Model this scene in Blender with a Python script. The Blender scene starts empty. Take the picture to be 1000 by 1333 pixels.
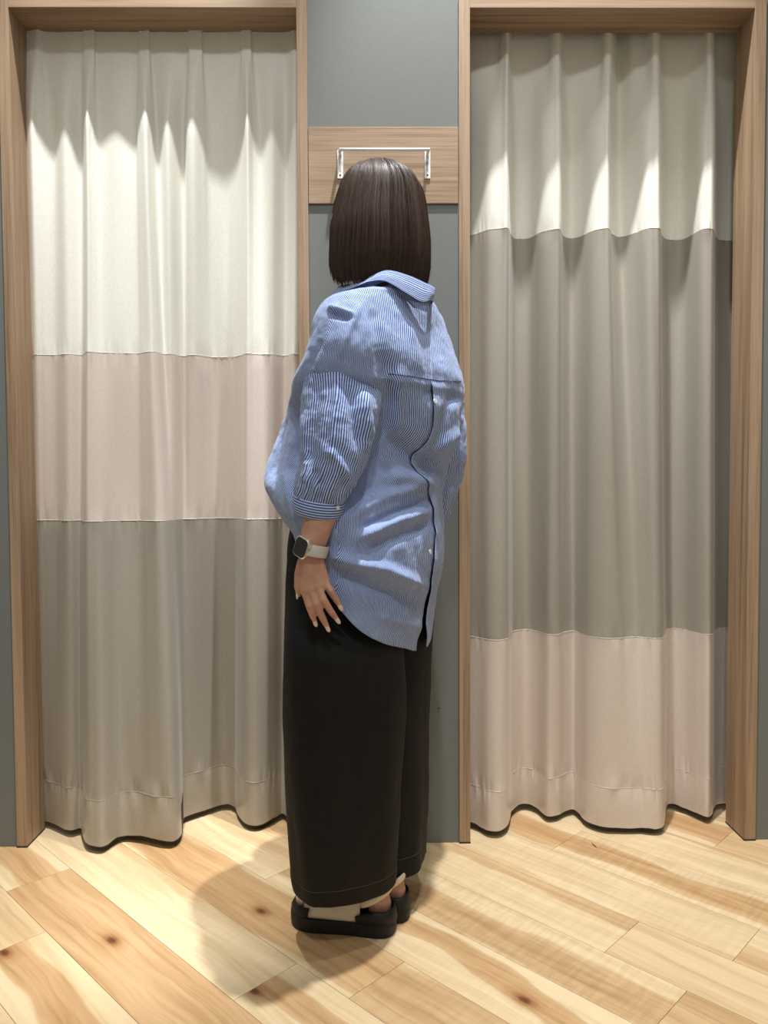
import bpy, bmesh, math, random
import numpy as np
from mathutils import Vector, Matrix, noise
random.seed(7)
rng = np.random.default_rng(11)
scene = bpy.context.scene
COL = scene.collection
PI = math.pi

# ------------------------------------------------------------------ camera
CAM_H, CAM_Y, FPX, PITCH, YAW, ROLL = 0.9569, -2.0, 1000.0, 0.0380, 0.0101, -0.0048
_fw = np.array([math.sin(YAW)*math.cos(PITCH), math.cos(YAW)*math.cos(PITCH), -math.sin(PITCH)])
_r0 = np.array([math.cos(YAW), -math.sin(YAW), 0.0]); _u0 = np.cross(_r0, _fw)
_rt = math.cos(ROLL)*_r0 + math.sin(ROLL)*_u0
_up = -math.sin(ROLL)*_r0 + math.cos(ROLL)*_u0
CAMP = np.array([0.0, CAM_Y, CAM_H])
cd = bpy.data.cameras.new('camera'); cam = bpy.data.objects.new('camera', cd); COL.objects.link(cam)
cd.sensor_fit = 'VERTICAL'; cd.sensor_height = 36.0; cd.lens = FPX/1333.0*36.0
cd.clip_start = 0.02; cd.clip_end = 50
M4 = Matrix([[_rt[0], _up[0], -_fw[0], CAMP[0]], [_rt[1], _up[1], -_fw[1], CAMP[1]], [_rt[2], _up[2], -_fw[2], CAMP[2]], [0, 0, 0, 1]])
cam.matrix_world = M4
scene.camera = cam

def at(px, py, Y):
    d = _fw + _rt*(px-500)/FPX - _up*(py-666.5)/FPX
    return CAMP + d*(Y-CAM_Y)/d[1]
def floor_at(px, py, z=0.0):
    d = _fw + _rt*(px-500)/FPX - _up*(py-666.5)/FPX
    return CAMP + d*(z-CAM_H)/d[2]
def proj(P):
    P = np.asarray(P, float)-CAMP
    z = P @ _fw
    return np.stack([500+FPX*(P@_rt)/z, 666.5-FPX*(P@_up)/z], -1)

# ------------------------------------------------------------------ light
world = bpy.data.worlds.new('world'); scene.world = world; world.use_nodes = True
world.node_tree.nodes['Background'].inputs[0].default_value = (1.0, 0.945, 0.82, 1)
world.node_tree.nodes['Background'].inputs[1].default_value = 0.37
scene.view_settings.view_transform = 'Standard'; scene.view_settings.look = 'None'
scene.view_settings.gamma = 1.0; scene.view_settings.use_curve_mapping = False
scene.view_settings.exposure = 0.0

def spot(name, loc, target, power, size_deg, blend, radius, col=(0.975, 0.99, 1.0)):
    l = bpy.data.lights.new(name, 'SPOT'); l.energy = power; l.spot_size = math.radians(size_deg); l.spot_blend = blend
    l.shadow_soft_size = radius; l.color = col
    o = bpy.data.objects.new(name, l); COL.objects.link(o); o.location = loc
    o.rotation_euler = (Vector(target)-Vector(loc)).to_track_quat('-Z', 'Y').to_euler()
    return o
spot('ceiling_or_fill_spot', (-0.48, -0.52, 4.0), (-0.74, -0.02, 0.85), 620, 29, 0.65, 0.035)
spot('ceiling_or_fill_spot', (0.34, -0.50, 4.0), (0.50, -0.12, 0.4), 640, 46, 0.6, 0.035)
spot('ceiling_or_fill_spot', (0.55, -1.05, 3.95), (0.62, -0.1, 0.5), 120, 34, 0.7, 0.04)
spot('ceiling_or_fill_spot', (-0.1, -2.6, 3.6), (0.0, -0.1, 0.9), 110, 60, 0.8, 0.12)  # weak general fill added from the camera side, no known lamp there

# ------------------------------------------------------------------ helpers
def tag(o, label=None, cat=None, group=None, kind=None):
    if label: o['label'] = label
    if cat: o['category'] = cat
    if group: o['group'] = group
    if kind: o['kind'] = kind
    return o
def empty(name, loc=(0, 0, 0)):
    o = bpy.data.objects.new(name, None); COL.objects.link(o); o.location = loc
    o.empty_display_size = 0.05
    return o
def link(name, me, m=None, parent=None, smooth=False):
    o = bpy.data.objects.new(name, me); COL.objects.link(o)
    if m is not None: me.materials.append(m)
    if smooth: me.polygons.foreach_set('use_smooth', [True]*len(me.polygons))
    if parent is not None:
        o.parent = parent
        # world-space vertex data: cancel the parent's placement
        pl = Vector((0, 0, 0)); q = parent
        while q is not None:
            pl += q.location; q = q.parent
        o.location = -pl
    return o
def mesh_from(name, V, F):
    me = bpy.data.meshes.new(name)
    me.from_pydata([tuple(map(float, v)) for v in V], [], [tuple(map(int, f)) for f in F]); me.update()
    return me
def bm_obj(name, bm, m=None, parent=None, smooth=False, fix=True):
    if fix: bmesh.ops.recalc_face_normals(bm, faces=bm.faces)
    me = bpy.data.meshes.new(name); bm.to_mesh(me); bm.free()
    return link(name, me, m, parent, smooth)
def box(bm, x0, x1, y0, y1, z0, z1, bev=0.0):
    r = bmesh.ops.create_cube(bm, size=1.0)
    vs = r['verts']
    for v in vs:
        v.co = Vector(((x0+x1)/2+v.co.x*(x1-x0), (y0+y1)/2+v.co.y*(y1-y0), (z0+z1)/2+v.co.z*(z1-z0)))
    if bev:
        es = list({e for v in vs for e in v.link_edges})
        bmesh.ops.bevel(bm, geom=es, offset=bev, segments=2, affect='EDGES', profile=0.7)
def tube(bm, pts, rad, n=10, cap=True):
    pts = [Vector(p) for p in pts]
    if not hasattr(rad, '__len__'): rad = [rad]*len(pts)
    rings = []; prev = None
    for i, p in enumerate(pts):
        t = (pts[min(i+1, len(pts)-1)]-pts[max(i-1, 0)]).normalized()
        a = prev if prev is not None else (Vector((0, 0, 1)) if abs(t.z) < 0.9 else Vector((1, 0, 0)))
        u = (a-t*a.dot(t)).normalized(); prev = u; w = t.cross(u)
        rings.append([bm.verts.new(p+(u*math.cos(2*PI*k/n)+w*math.sin(2*PI*k/n))*rad[i]) for k in range(n)])
    for i in range(len(rings)-1):
        for k in range(n):
            bm.faces.new((rings[i][k], rings[i][(k+1) % n], rings[i+1][(k+1) % n], rings[i+1][k]))
    if cap:
        bm.faces.new(rings[0]); bm.faces.new(rings[-1])
def catmull(K, n, closed=False):
    """K (k,d) control points -> n samples, Catmull-Rom"""
    K = np.asarray(K, float); k = len(K)
    if closed:
        t = np.arange(n)/n*k
        i = np.floor(t).astype(int); f = (t-i)[:, None]
        p0, p1, p2, p3 = K[(i-1) % k], K[i % k], K[(i+1) % k], K[(i+2) % k]
    else:
        t = np.linspace(0, k-1, n); i = np.minimum(np.floor(t).astype(int), k-2); f = (t-i)[:, None]
        E = np.vstack([2*K[0]-K[1], K, 2*K[-1]-K[-2]])
        p0, p1, p2, p3 = E[i], E[i+1], E[i+2], E[i+3]
    return 0.5*((2*p1)+(-p0+p2)*f+(2*p0-5*p1+4*p2-p3)*f**2+(-p0+3*p1-3*p2+p3)*f**3)
def pinterp(x, xs, ys):
    """smooth monotone-ish 1D interpolation"""
    xs = np.asarray(xs, float); ys = np.asarray(ys, float); x = np.asarray(x, float)
    s = np.gradient(ys, xs); d = np.diff(ys)/np.diff(xs)
    for i in range(1, len(xs)-1): s[i] = 0 if d[i-1]*d[i] <= 0 else 2*d[i-1]*d[i]/(d[i-1]+d[i])
    s[0] = d[0]; s[-1] = d[-1]
    i = np.clip(np.searchsorted(xs, x)-1, 0, len(xs)-2); h = xs[i+1]-xs[i]; t = np.clip((x-xs[i])/h, 0, 1)
    return (2*t**3-3*t**2+1)*ys[i]+(t**3-2*t**2+t)*h*s[i]+(-2*t**3+3*t**2)*ys[i+1]+(t**3-t**2)*h*s[i+1]
def grid_faces(nv, nu, closed):
    F = []
    for j in range(nv-1):
        for i in range(nu if closed else nu-1):
            k = (i+1) % nu
            F.append((j*nu+i, j*nu+k, (j+1)*nu+k, (j+1)*nu+i))
    return F
def grid_obj(name, P, m, parent, closed=True, uv=None, cap0=False, cap1=False, thick=0.0):
    nv, nu = P.shape[:2]
    F = grid_faces(nv, nu, closed)
    if cap0: F.append(tuple(range(nu))[::-1])
    if cap1: F.append(tuple((nv-1)*nu+i for i in range(nu)))
    me = mesh_from(name, P.reshape(-1, 3), F)
    if uv is not None:
        a = me.attributes.new('fab', 'FLOAT_VECTOR', 'POINT')
        u3 = np.zeros((nv*nu, 3), np.float32); u3[:, :2] = uv.reshape(-1, 2)
        a.data.foreach_set('vector', u3.ravel())
    o = link(name, me, m, parent, True)
    if thick:
        md = o.modifiers.new('thickness', 'SOLIDIFY'); md.thickness = thick; md.offset = -1
    return o
def gnormals(P, closed=True):
    if closed:
        du = np.roll(P, -1, 1)-np.roll(P, 1, 1)
    else:
        du = np.gradient(P, axis=1)
    dv = np.gradient(P, axis=0)
    N = np.cross(du, dv); N /= np.linalg.norm(N, axis=-1, keepdims=True)+1e-12
    return N
def fbm(P, scale, seed=0, octv=3):
    out = np.zeros(P.shape[:-1]).ravel(); Q = P.reshape(-1, 3)*scale
    for i, q in enumerate(Q): out[i] = noise.fractal(Vector(q+seed*17.3), 1.0, 2.0, octv)
    return out.reshape(P.shape[:-1])
def folds(P, strokes, closed=True, base=None):
    """push cloth out (+) or in (-) along creases drawn as polylines on its camera-facing side"""
    N = gnormals(P, closed)
    C = P.reshape(-1, 3).mean(0)
    if np.mean(np.sum(N*(P-P.mean(1, keepdims=True)), -1)) < 0: N = -N
    px = proj(P); view = CAMP-P; view /= np.linalg.norm(view, axis=-1, keepdims=True)
    w = np.clip((np.sum(N*view, -1)+0.05)/0.35, 0, 1)
    D = np.zeros(P.shape[:2])
    for pts, wid, amp in strokes:
        pts = np.array(pts, float); best = np.full(P.shape[:2], 1e9); tt = np.zeros(P.shape[:2]); L = 0
        seg = np.linalg.norm(np.diff(pts, axis=0), axis=1); tot = seg.sum(); acc = 0
        for a, b, s in zip(pts[:-1], pts[1:], seg):
            ab = b-a; t = np.clip(((px-a)@ab)/(ab@ab), 0, 1)
            d = np.linalg.norm(px-(a+t[..., None]*ab), axis=-1)
            m = d < best; best = np.where(m, d, best); tt = np.where(m, (acc+t*s)/tot, tt); acc += s
        taper = np.clip(np.minimum(tt, 1-tt)*5+0.25, 0, 1)
        D += amp*np.exp(-(best/wid)**2)*taper
    return P+N*(D*w)[..., None]

# ------------------------------------------------------------------ materials
def newmat(name):
    m = bpy.data.materials.new(name); m.use_nodes = True
    nt = m.node_tree; return m, nt, nt.nodes['Principled BSDF']
def N(nt, t, **kw):
    n = nt.nodes.new(t)
    for k, v in kw.items():
        if k.startswith('i_'):
            key = k[2:]; key = int(key) if key.isdigit() else key.replace('_', ' ')
            n.inputs[key].default_value = v
        else: setattr(n, k, v)
    return n
def ramp(nt, stops, interp='LINEAR'):
    r = nt.nodes.new('ShaderNodeValToRGB'); r.color_ramp.interpolation = interp
    e = r.color_ramp.elements
    while len(e) < len(stops): e.new(0.5)
    for el, (p, c) in zip(e, stops):
        el.position = p; el.color = (*c, 1) if len(c) == 3 else c
    return r
def simple(name, col, rough=0.6, metal=0.0, **kw):
    m, nt, b = newmat(name)
    b.inputs['Base Color'].default_value = (*col, 1); b.inputs['Roughness'].default_value = rough; b.inputs['Metallic'].default_value = metal
    for k, v in kw.items(): b.inputs[k.replace('_', ' ')].default_value = v
    return m
def bump(nt, b, hsock, strength=0.2, dist=0.001):
    bp = N(nt, 'ShaderNodeBump', i_Strength=strength, i_Distance=dist)
    nt.links.new(hsock, bp.inputs['Height']); nt.links.new(bp.outputs[0], b.inputs['Normal'])
    return bp
def wood_mat(name, axis, c1, c2, c3):
    """light oak veneer with its grain along axis"""
    m, nt, b = newmat(name); L = nt.links.new
    tc = N(nt, 'ShaderNodeTexCoord'); mp = N(nt, 'ShaderNodeMapping')
    sc = {'x': (1.3, 60, 60), 'y': (60, 1.3, 60), 'z': (60, 60, 1.3)}[axis]
    mp.inputs['Scale'].default_value = sc
    L(tc.outputs['Object'], mp.inputs[0])
    n1 = N(nt, 'ShaderNodeTexNoise', i_Scale=1.0, i_Detail=4.0, i_Roughness=0.6); L(mp.outputs[0], n1.inputs['Vector'])
    mp2 = N(nt, 'ShaderNodeMapping'); mp2.inputs['Scale'].default_value = tuple(s*(5 if s > 10 else 3) for s in sc); L(tc.outputs['Object'], mp2.inputs[0])
    n2 = N(nt, 'ShaderNodeTexNoise', i_Scale=1.0, i_Detail=3.0, i_Roughness=0.7); L(mp2.outputs[0], n2.inputs['Vector'])
    mx = N(nt, 'ShaderNodeMath', operation='MULTIPLY_ADD'); mx.inputs[1].default_value = 0.45; L(n2.outputs[0], mx.inputs[0])
    sc1 = N(nt, 'ShaderNodeMath', operation='MULTIPLY'); sc1.inputs[1].default_value = 0.6; L(n1.outputs[0], sc1.inputs[0]); L(sc1.outputs[0], mx.inputs[2])
    r = ramp(nt, [(0.40, c3), (0.5, c1), (0.60, c2)]); L(mx.outputs[0], r.inputs[0]); L(r.outputs[0], b.inputs['Base Color'])
    b.inputs['Roughness'].default_value = 0.55
    bump(nt, b, mx.outputs[0], 0.12, 0.0006)
    return m
W1, W2, W3 = (0.305, 0.203, 0.122), (0.375, 0.258, 0.162), (0.215, 0.132, 0.073)
WOODX = wood_mat('oak_grain_across', 'x', W1, W2, W3)
WOODZ = wood_mat('oak_grain_upright', 'z', W1, W2, W3)

def wall_mat():
    m, nt, b = newmat('grey_wallpaper'); L = nt.links.new
    tc = N(nt, 'ShaderNodeTexCoord'); mp = N(nt, 'ShaderNodeMapping'); mp.inputs['Scale'].default_value = (90, 90, 420); L(tc.outputs['Object'], mp.inputs[0])
    n = N(nt, 'ShaderNodeTexNoise', i_Scale=1.0, i_Detail=3.0); L(mp.outputs[0], n.inputs['Vector'])
    r = ramp(nt, [(0.3, (0.145, 0.152, 0.143)), (0.7, (0.158, 0.166, 0.156))]); L(n.outputs[0], r.inputs[0]); L(r.outputs[0], b.inputs['Base Color'])
    b.inputs['Roughness'].default_value = 0.6
    bump(nt, b, n.outputs[0], 0.12, 0.0006)
    return m
GREY = wall_mat()

def satin(name, col, rough=0.5, sheen=0.15, spec=0.35):
    m, nt, b = newmat(name); L = nt.links.new
    tc = N(nt, 'ShaderNodeTexCoord'); mp = N(nt, 'ShaderNodeMapping'); mp.inputs['Scale'].default_value = (900, 900, 220); L(tc.outputs['Object'], mp.inputs[0])
    n = N(nt, 'ShaderNodeTexNoise', i_Scale=1.0, i_Detail=2.0); L(mp.outputs[0], n.inputs['Vector'])
    dark = tuple(c*0.90 for c in col); lite = tuple(min(1, c*1.08) for c in col)
    r = ramp(nt, [(0.3, dark), (0.7, lite)]); L(n.outputs[0], r.inputs[0]); L(r.outputs[0], b.inputs['Base Color'])
    b.inputs['Roughness'].default_value = rough; b.inputs['Specular IOR Level'].default_value = spec
    b.inputs['Sheen Weight'].default_value = sheen; b.inputs['Sheen Roughness'].default_value = 0.4
    bump(nt, b, n.outputs[0], 0.25, 0.0004)
    return m
SAT_W = satin('white_satin', (0.76, 0.745, 0.665))
SAT_P = satin('pink_beige_satin', (0.60, 0.52, 0.45))
SAT_T = satin('taupe_satin', (0.325, 0.295, 0.242))
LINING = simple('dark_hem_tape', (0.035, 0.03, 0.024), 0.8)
THREAD = simple('pale_seam_thread', (0.72, 0.67, 0.58), 0.5)
WHITEM = simple('white_coated_metal', (0.82, 0.82, 0.80), 0.3)
DARKM = simple('dark_screw_metal', (0.10, 0.10, 0.10), 0.4, 0.8)

def stripe_mat(name, pitch):
    m, nt, b = newmat(name); L = nt.links.new
    at_ = N(nt, 'ShaderNodeAttribute', attribute_name='fab'); sx = N(nt, 'ShaderNodeSeparateXYZ'); L(at_.outputs['Vector'], sx.inputs[0])
    mp = N(nt, 'ShaderNodeMapping'); mp.inputs['Scale'].default_value = (500, 90, 1); L(at_.outputs['Vector'], mp.inputs[0])
    n = N(nt, 'ShaderNodeTexNoise', i_Scale=1.0, i_Detail=3.0, i_Roughness=0.7); L(mp.outputs[0], n.inputs['Vector'])
    mp2 = N(nt, 'ShaderNodeMapping'); mp2.inputs['Scale'].default_value = (60, 60, 1); L(at_.outputs['Vector'], mp2.inputs[0])
    n2 = N(nt, 'ShaderNodeTexNoise', i_Scale=1.0, i_Detail=4.0, i_Roughness=0.7); L(mp2.outputs[0], n2.inputs['Vector'])
    k = N(nt, 'ShaderNodeMath', operation='MULTIPLY'); k.inputs[1].default_value = 2*PI/pitch; L(sx.outputs[0], k.inputs[0])
    s = N(nt, 'ShaderNodeMath', operation='SINE'); L(k.outputs[0], s.inputs[0])
    a = N(nt, 'ShaderNodeMath', operation='MULTIPLY_ADD'); a.inputs[1].default_value = 0.40; a.inputs[2].default_value = 0.5; L(s.outputs[0], a.inputs[0])
    j = N(nt, 'ShaderNodeMath', operation='MULTIPLY_ADD'); j.inputs[1].default_value = 0.35; L(n.outputs[0], j.inputs[0]); L(a.outputs[0], j.inputs[2])
    j2 = N(nt, 'ShaderNodeMath', operation='MULTIPLY_ADD'); j2.inputs[1].default_value = 0.25; L(n2.outputs[0], j2.inputs[0]); L(j.outputs[0], j2.inputs[2])
    r = ramp(nt, [(0.52, (0.028, 0.052, 0.185)), (0.76, (0.165, 0.245, 0.52)), (1.05, (0.46, 0.565, 0.80))]); r.color_ramp.elements[2].position = 1.0
    L(j2.outputs[0], r.inputs[0]); L(r.outputs[0], b.inputs['Base Color'])
    b.inputs['Roughness'].default_value = 0.75; b.inputs['Specular IOR Level'].default_value = 0.2
    b.inputs['Sheen Weight'].default_value = 0.15
    bump(nt, b, n2.outputs[0], 0.55, 0.0016)
    return m
STRIPE = stripe_mat('blue_white_stripe_cotton', 0.0056)
def cloth_plain(name, col, rough=0.8, sheen=0.1):
    m, nt, b = newmat(name); L = nt.links.new
    tc = N(nt, 'ShaderNodeTexCoord'); n = N(nt, 'ShaderNodeTexNoise', i_Scale=60.0, i_Detail=4.0); L(tc.outputs['Object'], n.inputs['Vector'])
    r = ramp(nt, [(0.3, tuple(c*0.85 for c in col)), (0.7, tuple(c*1.15 for c in col))]); L(n.outputs[0], r.inputs[0]); L(r.outputs[0], b.inputs['Base Color'])
    b.inputs['Roughness'].default_value = rough; b.inputs['Specular IOR Level'].default_value = 0.25; b.inputs['Sheen Weight'].default_value = sheen; b.inputs['Sheen Roughness'].default_value = 0.5
    bump(nt, b, n.outputs[0], 0.2, 0.001)
    return m
BLACK = cloth_plain('black_twill', (0.0075, 0.007, 0.0065), 0.8, 0.0)
BLACKSEAM = simple('black_thread', (0.022, 0.021, 0.020), 0.6)
RUBBER = simple('black_rubber', (0.009, 0.009, 0.0095), 0.55, Specular_IOR_Level=0.3)
CREAM = simple('cream_leather', (0.62, 0.54, 0.40), 0.45)
BUTTON = simple('pearl_button', (0.75, 0.74, 0.70), 0.2)
def skin_mat():
    m, nt, b = newmat('skin'); L = nt.links.new
    tc = N(nt, 'ShaderNodeTexCoord'); n = N(nt, 'ShaderNodeTexNoise', i_Scale=45.0, i_Detail=3.0); L(tc.outputs['Object'], n.inputs['Vector'])
    r = ramp(nt, [(0.3, (0.44, 0.225, 0.15)), (0.7, (0.54, 0.30, 0.21))]); L(n.outputs[0], r.inputs[0]); L(r.outputs[0], b.inputs['Base Color'])
    b.inputs['Roughness'].default_value = 0.5; b.inputs['Subsurface Weight'].default_value = 0.08; b.inputs['Subsurface Radius'].default_value = (0.008, 0.003, 0.0015)
    n2 = N(nt, 'ShaderNodeTexNoise', i_Scale=260.0, i_Detail=2.0); L(tc.outputs['Object'], n2.inputs['Vector'])
    bump(nt, b, n2.outputs[0], 0.12, 0.0006)
    return m
SKIN = skin_mat()
NAIL = simple('pale_nail', (0.72, 0.60, 0.54), 0.15)
LIPS = simple('lip', (0.45, 0.16, 0.14), 0.4)
EYEW = simple('eye_white', (0.8, 0.8, 0.78), 0.2)
EYEB = simple('dark_iris', (0.02, 0.012, 0.008), 0.15)
HAIRM = simple('dark_brown_hair', (0.052, 0.0285, 0.019), 0.40, Specular_IOR_Level=0.32)
HAIRB = simple('hair_shade', (0.03, 0.017, 0.012), 0.6)

# plank material: heartwood band, knot and tint come from properties of each plank
def plank_mat():
    m, nt, b = newmat('maple_plank'); L = nt.links.new
    def prop(n): return N(nt, 'ShaderNodeAttribute', attribute_type='OBJECT', attribute_name=n).outputs['Fac']
    def M(op, a, c, c3=None):
        n = N(nt, 'ShaderNodeMath', operation=op)
        for k, v in enumerate((a, c, c3)):
            if v is None: continue
            if isinstance(v, (int, float)): n.inputs[k].default_value = v
            else: L(v, n.inputs[k])
        return n.outputs[0]
    tc = N(nt, 'ShaderNodeTexCoord'); sep = N(nt, 'ShaderNodeSeparateXYZ'); L(tc.outputs['Object'], sep.inputs[0])
    sd = M('MULTIPLY', prop('seed'), 37.0)
    off = N(nt, 'ShaderNodeCombineXYZ'); [L(sd, off.inputs[k]) for k in range(3)]
    add = N(nt, 'ShaderNodeVectorMath', operation='ADD'); L(tc.outputs['Object'], add.inputs[0]); L(off.outputs[0], add.inputs[1])
    def noise_tex(scale, det=2.0, rough=0.5, src=add.outputs[0]):
        mp = N(nt, 'ShaderNodeMapping'); mp.inputs['Scale'].default_value = scale; L(src, mp.inputs[0])
        n = N(nt, 'ShaderNodeTexNoise', i_Scale=1.0, i_Detail=det, i_Roughness=rough); L(mp.outputs[0], n.inputs['Vector']); return n
    wn = noise_tex((3.2, 5.0, 1))
    wv = N(nt, 'ShaderNodeVectorMath', operation='MULTIPLY'); wv.inputs[1].default_value = (0, 0.05, 0); L(wn.outputs['Color'], wv.inputs[0])
    ad2 = N(nt, 'ShaderNodeVectorMath', operation='ADD'); L(add.outputs[0], ad2.inputs[0]); L(wv.outputs[0], ad2.inputs[1])
    g = noise_tex((3.0, 80, 1), 5.0, 0.65, ad2.outputs[0]).outputs[0]
    g2 = noise_tex((1.6, 26, 1), 3.0, 0.6, ad2.outputs[0]).outputs[0]
    wob = noise_tex((2.4, 3.5, 1), 2.0, 0.55).outputs[0]
    yy = M('DIVIDE', sep.outputs[1], 0.0762)
    yw = M('ADD', yy, M('MULTIPLY_ADD', wob, 1.6, -0.8))
    d = M('ABSOLUTE', M('SUBTRACT', yw, prop('band')), 0)
    e = M('ADD', M('SUBTRACT', prop('breadth'), d), M('MULTIPLY_ADD', g, 0.3, -0.15))
    mask = ramp(nt, [(0.45, (0, 0, 0)), (0.53, (0.8, 0.8, 0.8)), (0.8, (1, 1, 1))]); L(M('ADD', e, 0.5), mask.inputs[0])
    hm = M('MULTIPLY', mask.outputs[0], prop('depth_tone'))
    cream = ramp(nt, [(0.3, (0.53, 0.39, 0.22)), (0.62, (0.66, 0.515, 0.32))]); L(g2, cream.inputs[0])
    honey = ramp(nt, [(0.28, (0.27, 0.135, 0.050)), (0.45, (0.40, 0.225, 0.095)), (0.68, (0.53, 0.335, 0.165))]); L(M('MULTIPLY_ADD', g, 0.5, M('MULTIPLY', g2, 0.5)), honey.inputs[0])
    mix = N(nt, 'ShaderNodeMix', data_type='RGBA'); L(hm, mix.inputs['Factor']); L(cream.outputs[0], mix.inputs['A']); L(honey.outputs[0], mix.inputs['B'])
    fine = ramp(nt, [(0.32, (0.86, 0.80, 0.72)), (0.5, (1, 1, 1))]); L(g, fine.inputs[0])
    mf = N(nt, 'ShaderNodeMix', data_type='RGBA', blend_type='MULTIPLY'); mf.inputs['Factor'].default_value = 0.7; L(mix.outputs['Result'], mf.inputs['A']); L(fine.outputs[0], mf.inputs['B'])
    cu = noise_tex((80, 11, 1), 1.0, 0.5, ad2.outputs[0]).outputs[0]
    cr = ramp(nt, [(0.4, (0.90, 0.88, 0.85)), (0.6, (1, 1, 1))]); L(cu, cr.inputs[0])
    mu = N(nt, 'ShaderNodeMix', data_type='RGBA', blend_type='MULTIPLY'); L(prop('curl'), mu.inputs['Factor']); L(mf.outputs['Result'], mu.inputs['A']); L(cr.outputs[0], mu.inputs['B'])
    # one knot, stretched along the grain
    dx = M('MULTIPLY', M('SUBTRACT', sep.outputs[0], prop('knot_x')), 0.55); dy = M('SUBTRACT', sep.outputs[1], prop('knot_y'))
    kd = M('ADD', M('SQRT', M('ADD', M('MULTIPLY', dx, dx), M('MULTIPLY', dy, dy)), 0), M('MULTIPLY_ADD', g, 0.010, -0.005))
    kr = ramp(nt, [(0.0, (0.20, 0.11, 0.08)), (0.10, (0.34, 0.2, 0.15)), (0.16, (0.62, 0.45, 0.36)), (0.34, (0.9, 0.84, 0.78)), (0.6, (1, 1, 1))]); L(M('MULTIPLY', kd, 18.0), kr.inputs[0])
    mk = N(nt, 'ShaderNodeMix', data_type='RGBA', blend_type='MULTIPLY'); mk.inputs['Factor'].default_value = 1.0; L(mu.outputs['Result'], mk.inputs['A']); L(kr.outputs[0], mk.inputs['B'])
    L(mk.outputs['Result'], b.inputs['Base Color'])
    b.inputs['Roughness'].default_value = 0.42; b.inputs['Specular IOR Level'].default_value = 0.4
    bump(nt, b, g, 0.06, 0.0005)
    return m
PLANK = plank_mat()
JOINT = simple('dark_joint', (0.13, 0.08, 0.04), 0.9)

# ------------------------------------------------------------------ structure
XL1, XL2, XL3, XL4 = -0.952, -0.925, -0.197, -0.1705
XR1, XR2, XR3, XR4 = 0.2164, 0.2452, 0.9747, 1.0048
ZS, ZH, DEP, WY = 2.164, 2.193, 0.109, 0.006

bm = bmesh.new()
for x0, x1, z0, z1 in [(-3.2, XL1, 0, 2.9), (XL4, XR1, 0, 2.9), (XR4, 3.2, 0, 2.9), (XL1, XL4, ZH, 2.9), (XR1, XR4, ZH, 2.9)]:
    box(bm, x0, x1, WY, WY+0.10, z0, z1)
wall = bm_obj('wall_back', bm, GREY); tag(wall, kind='structure')
bm = bmesh.new(); box(bm, -1.9, 1.9, 1.25, 1.30, 0, 2.9); tag(bm_obj('wall_rear', bm, GREY), kind='structure')
bm = bmesh.new(); box(bm, -1.9, 1.9, WY+0.10, 1.25, 2.45, 2.5); tag(bm_obj('booth_lid', bm, simple('lid_paint', (0.7, 0.7, 0.68), 0.8)), kind='structure')  # unseen lid added over the booths to keep ambient light out

def door(name, x1, x2, x3, x4):
    r = empty(name, ((x1+x4)/2, 0, 0)); tag(r, kind='structure')
    for a, b_ in ((x1, x2), (x3, x4)):
        bm = bmesh.new(); box(bm, a, b_, 0, DEP, 0.004, ZH, 0.0012); bm_obj('jamb', bm, WOODZ, r)
    bm = bmesh.new(); box(bm, x2, x3, 0, DEP, ZS, ZH, 0.0012); bm_obj('header', bm, WOODX, r)
    return r
door('door_1', XL1, XL2, XL3, XL4)
door('door_2', XR1, XR2, XR3, XR4)
# dark tape where the left frame meets the floor
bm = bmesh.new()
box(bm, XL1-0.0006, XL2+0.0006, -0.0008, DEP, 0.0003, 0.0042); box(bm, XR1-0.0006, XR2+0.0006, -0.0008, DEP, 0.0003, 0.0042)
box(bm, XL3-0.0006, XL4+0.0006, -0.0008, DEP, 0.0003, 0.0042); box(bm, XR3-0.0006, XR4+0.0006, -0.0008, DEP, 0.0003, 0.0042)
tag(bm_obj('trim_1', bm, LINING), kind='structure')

# floor of diagonal planks
fl = bmesh.new(); box(fl, -3.2, 3.2, -3.2, 1.25, -0.03, -0.0016)
floor = bm_obj('floor', fl, JOINT); tag(floor, kind='structure')
PW, C0, GAP = 0.1523, 0.140, 0.0004
E1 = np.array([1, -1, 0])/math.sqrt(2); E2 = np.array([1, 1, 0])/math.sqrt(2)
joints = {-6: -0.465, -7: -0.233, -5: 0.24, -3: -0.07, -4: 0.39, -1: 0.662, -2: 0.832, 1: 0.348, 3: 0.646, 2: -0.1, 0: -0.35, -8: -0.9, -9: -0.55}
# strip, which plank along it: heartwood band centre, half breadth, depth, curl
tones = {(-6, -1): (0.0, 0.55, 0.85, 0), (-6, 0): (-0.15, 1.6, 0.80, 0), (-7, -1): (0, 1.2, 0.45, 0), (-7, 0): (-0.1, 0.5, 0.9, 0), (-5, -1): (1.3, 0.5, 0.5, 0.2), (-5, 0): (0.0, 0.45, 0.85, 0.2),
         (-4, -1): (0.0, 1.0, 0.85, 0.2), (-4, 0): (-0.2, 1.1, 0.7, 0.5), (-3, -1): (0.6, 0.5, 0.4, 0.4), (-3, 0): (0.1, 0.42, 0.9, 0.3), (-2, -1): (-0.35, 0.65, 0.7, 0.9), (-2, 0): (0.3, 0.9, 0.7, 0.2),
         (-1, -1): (0.9, 0.45, 0.65, 0.5), (-1, 0): (0, 1.5, 0.28, 0.1), (0, 0): (-1.3, 0.5, 0.5, 0.5), (0, -1): (1.3, 0.5, 0.5, 0.3), (1, -1): (0, 0.7, 0.9, 0.1), (1, 0): (-0.1, 0.55, 0.85, 0.9), (2, 0): (1.1, 0.5, 0.6, 0.4), (2, -1): (0, 1.2, 0.6, 0.2), (3, -1): (0, 0.8, 0.85, 0), (3, 0): (0, 0.9, 0.6, 0)}
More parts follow.
